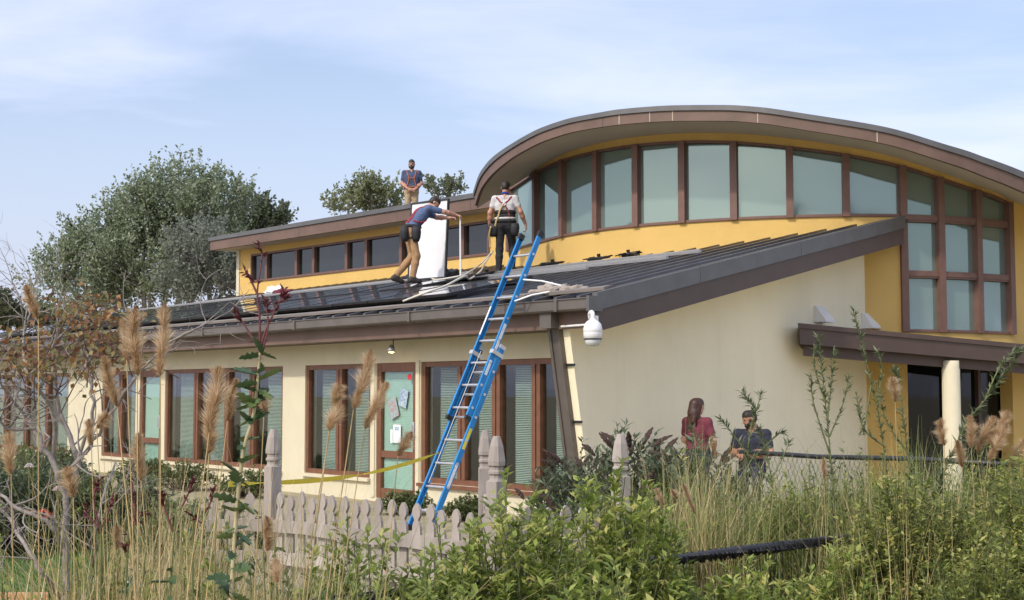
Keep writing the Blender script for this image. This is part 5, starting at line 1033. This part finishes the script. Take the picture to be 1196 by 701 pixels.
for i, (pts, Y, ls, tops) in enumerate((([(190, 701), (205, 640), (215, 590)], 4.4, (.85, 1.05), [[(215, 590), (222, 575), (226, 560)], [(205, 620), (194, 590), (190, 575)]]), ([(120, 701), (122, 660), (118, 610)], 4.6, (.8, .95), [[(118, 612), (112, 580), (118, 560)], [(120, 620), (132, 590), (136, 582)], [(119, 615), (105, 600), (104, 590)]]), ([(150, 701), (152, 650), (160, 610)], 4.5, (.8, 1.0), [[(160, 612), (168, 600), (176, 600)], [(158, 610), (152, 640), (145, 632)], [(160, 610), (160, 590), (156, 572)]]), ([(240, 701), (228, 640), (240, 600)], 4.5, (.85, 1.0), [[(240, 600), (248, 585), (250, 570)], [(238, 610), (225, 600), (220, 596)]]))):
    spiny_plant(['short spiny plant with burgundy tips left of the tall stalk', 'burgundy-tipped plant beside the grey shrub', 'burgundy-tipped plant under the two tallest plumes', 'burgundy-tipped plant close to the tall spiny stalk'][i], pts, Y, ls, .045, tops, .0045)

# ---------------- bare grey shrub with rusty leaves
def bare_shrub(label, x, Y, lines, rust, nl):
    base = PX(x, 461, Y); base[2] = 0; t = thing('bare_shrub', label, 'shrub', tuple(base)); tb = Tubes()
    def grow(a, d, L, r, lev):
        e = a + d * L; c = curve(a, e, 6, .14); tb.add(c, (r, r * .5), 4)
        if lev >= 3: return
        for q in range(3 if lev < 2 else 2):
            grow(c[nr.integers(2, 6)], unit(d * .8 + rdir(1)[0] * .9), L * nr.uniform(.45, .8), r * .6, lev + 1)
    for pts, r in lines:
        P = catmull([PX(px, py, Y + (nr.normal() * .12 if k else 0)) - base for k, (px, py) in enumerate(pts)], 6); P[:, :2] += nr.normal(size=(len(P), 2)) * .004; tb.add(P, (r, r * .5), 6)
        for q in range(5):
            k = nr.integers(len(P) // 3, len(P) - 1); grow(P[k], unit(unit(P[k + 1] - P[k]) * .7 + rdir(1)[0] * .8), nr.uniform(.12, .26), r * .4, 1)
    tb.build('branches', BARK, t); P = []
    for rx_, ry_, wx, wy, n in rust: P.append(np.stack([nr.normal(rx_, wx, n), nr.normal(ry_, wy, n), nr.normal(Y, .25, n)], 1))
    P = np.concatenate(P); W_3 = np.stack([(P[:, 0] - 598) / 1604 * P[:, 2], P[:, 2], 1.6 + (461 - P[:, 1]) / 1604 * P[:, 2]], 1) - base
    tb2 = Tubes(); 
    for p in W_3[::22]: tb2.add(curve(p + rdir(1)[0] * .14 - (0, 0, .08), p, 5, .1), (.003, .0015), 3)
    stuff(tb2.build('twigs', BARKD, t))
    V, F = leaves(W_3, rdir(len(W_3)) + (0, 0, -.3), nr.uniform(.018, .038, len(W_3)), nr.uniform(.012, .024, len(W_3))); stuff(npmesh('rusty_leaves', V, F, leafmat('rust_leaf', [(.10, .045, .025), (.20, .09, .04), (.33, .165, .06), (.30, .24, .09), (.15, .16, .07), (.17, .10, .06)], .35), t, nr.random(len(W_3)).repeat(4))); return t
bare_shrub('bare grey-stemmed shrub with rusty autumn leaves at the lawn corner', 86, 5.2, [([(86, 960), (84, 760), (80, 660), (79, 585), (66, 545), (40, 500), (12, 446)], .017), ([(80, 640), (60, 610), (20, 590), (-15, 560)], .011), ([(79, 585), (92, 540), (70, 480), (62, 430), (66, 380)], .011), ([(92, 540), (120, 500), (150, 450), (190, 405), (225, 385)], .008), ([(66, 545), (60, 480), (30, 430), (28, 380)], .009), ([(92, 545), (110, 470), (100, 420), (118, 385)], .008), ([(80, 700), (50, 660), (18, 610), (-5, 585)], .010), ([(84, 760), (110, 680), (118, 600), (135, 540)], .008), ([(40, 500), (10, 500), (-12, 470)], .007), ([(28, 380), (20, 350), (10, 326)], .004), ([(28, 385), (34, 350), (44, 330)], .004)], [(100, 370, 27, 15, 380), (35, 420, 32, 17, 430), (120, 408, 22, 15, 230), (70, 400, 46, 24, 170), (142, 388, 14, 14, 80)], 0)
# ---------------- willow-leaved stems by the gable
WIL = leafmat('willow_leaf', [(.06, .085, .035), (.10, .13, .055), (.16, .19, .09), (.24, .27, .15)], .3)
def leafy_stem(label, Y, stems, ll=.05, per=150, group=None):
    base = PX(*stems[0][0], Y); base[2] = 0; t = thing('willowherb', label, 'plant', tuple(base), 0, group); tb = Tubes(); PP = []; DD = []
    for st_ in stems:
        q = [PX(x, y, Y) - base for x, y in st_]; 
        if st_ is stems[0]: q = [np.zeros(3)] + q
        c = catmull(q, 8); tb.add(c, (.006, .002), 4); k = max(12, int(np.linalg.norm(np.diff(c, axis=0), axis=1).sum() * per)); f = nr.uniform(.12, 1, k) * (len(c) - 1.01); i = f.astype(int); fr = (f - i)[:, None]; p = c[i] * (1 - fr) + c[i + 1] * fr; d = unit(c[i + 1] - c[i]); PP.append(p); DD.append(unit(d * .9 + rdir(k) * .75))
    PP, DD = np.concatenate(PP), np.concatenate(DD); L = nr.uniform(.5, 1.15, len(PP)) * ll; V, F = leaves(PP, DD, L, L * .2); stuff(npmesh('leaves', V, F, WIL, t, np.clip(nr.normal(.5, .25, len(PP)), 0, 1).repeat(4))); tb.build('stem', STEMG, t)
leafy_stem('many-branched willow-leaved stem in front of the canopy end', 8.2, [[(972, 600), (968, 520), (962, 450), (957, 392)], [(968, 530), (950, 470), (948, 440)], [(968, 510), (985, 470), (992, 440)], [(966, 490), (972, 440), (975, 405)], [(964, 470), (952, 430), (952, 402)]])
leafy_stem('tallest willow-leaved stem beside the yellow pier', 8.2, [[(1036, 600), (1028, 500), (1012, 420), (998, 362)], [(1024, 480), (1030, 430), (1026, 410)], [(1018, 450), (1008, 500), (1003, 470)], [(1030, 520), (1008, 500), (1000, 460)]])
leafy_stem('slim willow-leaved stem before the dark entrance', 8.0, [[(1066, 600), (1058, 520), (1050, 450), (1046, 432)], [(1060, 530), (1034, 490), (1030, 460)]])
leafy_stem('stem leaning far over towards the entrance column', 7.8, [[(1090, 600), (1120, 510), (1160, 455), (1196, 408)], [(1150, 468), (1168, 430), (1186, 412)]], .06, 230)
leafy_stem('willow-leaved stem between the two people at the wall', 10.0, [[(868, 600), (872, 530), (880, 480), (866, 458)], [(876, 500), (886, 470), (888, 458)], [(873, 530), (850, 500), (838, 488)], [(874, 540), (905, 510), (915, 505)]], .07, 120)
leafy_stem('willow-leaved stem in front of the man in navy', 9.6, [[(905, 620), (900, 560), (892, 520), (884, 500)], [(900, 560), (915, 530), (922, 515)], [(902, 570), (885, 545), (880, 535)]], .06, 140)
leafy_stem('willow-leaved stem beside the woman in maroon', 9.8, [[(800, 640), (806, 560), (815, 520), (808, 500)], [(806, 560), (825, 525), (832, 510)], [(804, 580), (790, 540), (782, 528)]], .06, 140)
# zinnia-like flowers by the lawn
for i, (x, y, Y, c) in enumerate(((42, 600, 8.5, (.62, .22, .06)), (54, 599, 8.6, (.62, .16, .10)), (60, 604, 8.4, (.50, .08, .06)), (70, 572, 9.6, (.72, .6, .6)), (36, 545, 10.5, (.75, .7, .68)))):
    b = PX(x, y, Y); t = thing('flower', ['orange bloom beside the lawn', 'coral bloom touching the orange bloom', 'deep red bloom below the coral bloom', 'pale pink bloom among the bed shrubs', 'white bloom among the bed shrubs'][i], 'flower', (b[0], Y, 0)); tb = Tubes(); tb.add([(0, 0, 0), (.01, 0, b[2] * .6), (0, 0, b[2])], (.004, .003)); tb.build('stem', STEMG, t)
    m = MB(); 
    for ring_n, rr, zz_ in ((11, .045, 0), (9, .034, .012), (7, .02, .022)):
        for k in range(ring_n):
            a = 6.28 * k / ring_n + ring_n; ca_, sa_2 = math.cos(a), math.sin(a); m.add([(0, 0, b[2] + zz_), (ca_ * rr * .6 - sa_2 * .01, sa_2 * rr * .6 + ca_ * .01, b[2] + zz_ + .008), (ca_ * rr, sa_2 * rr, b[2] + zz_), (ca_ * rr * .6 + sa_2 * .01, sa_2 * rr * .6 - ca_ * .01, b[2] + zz_ + .008)], [(0, 1, 2, 3)])
    stuff(m.build('petals', mat('petal_%d' % i, c, .7, .15, 30.), t))
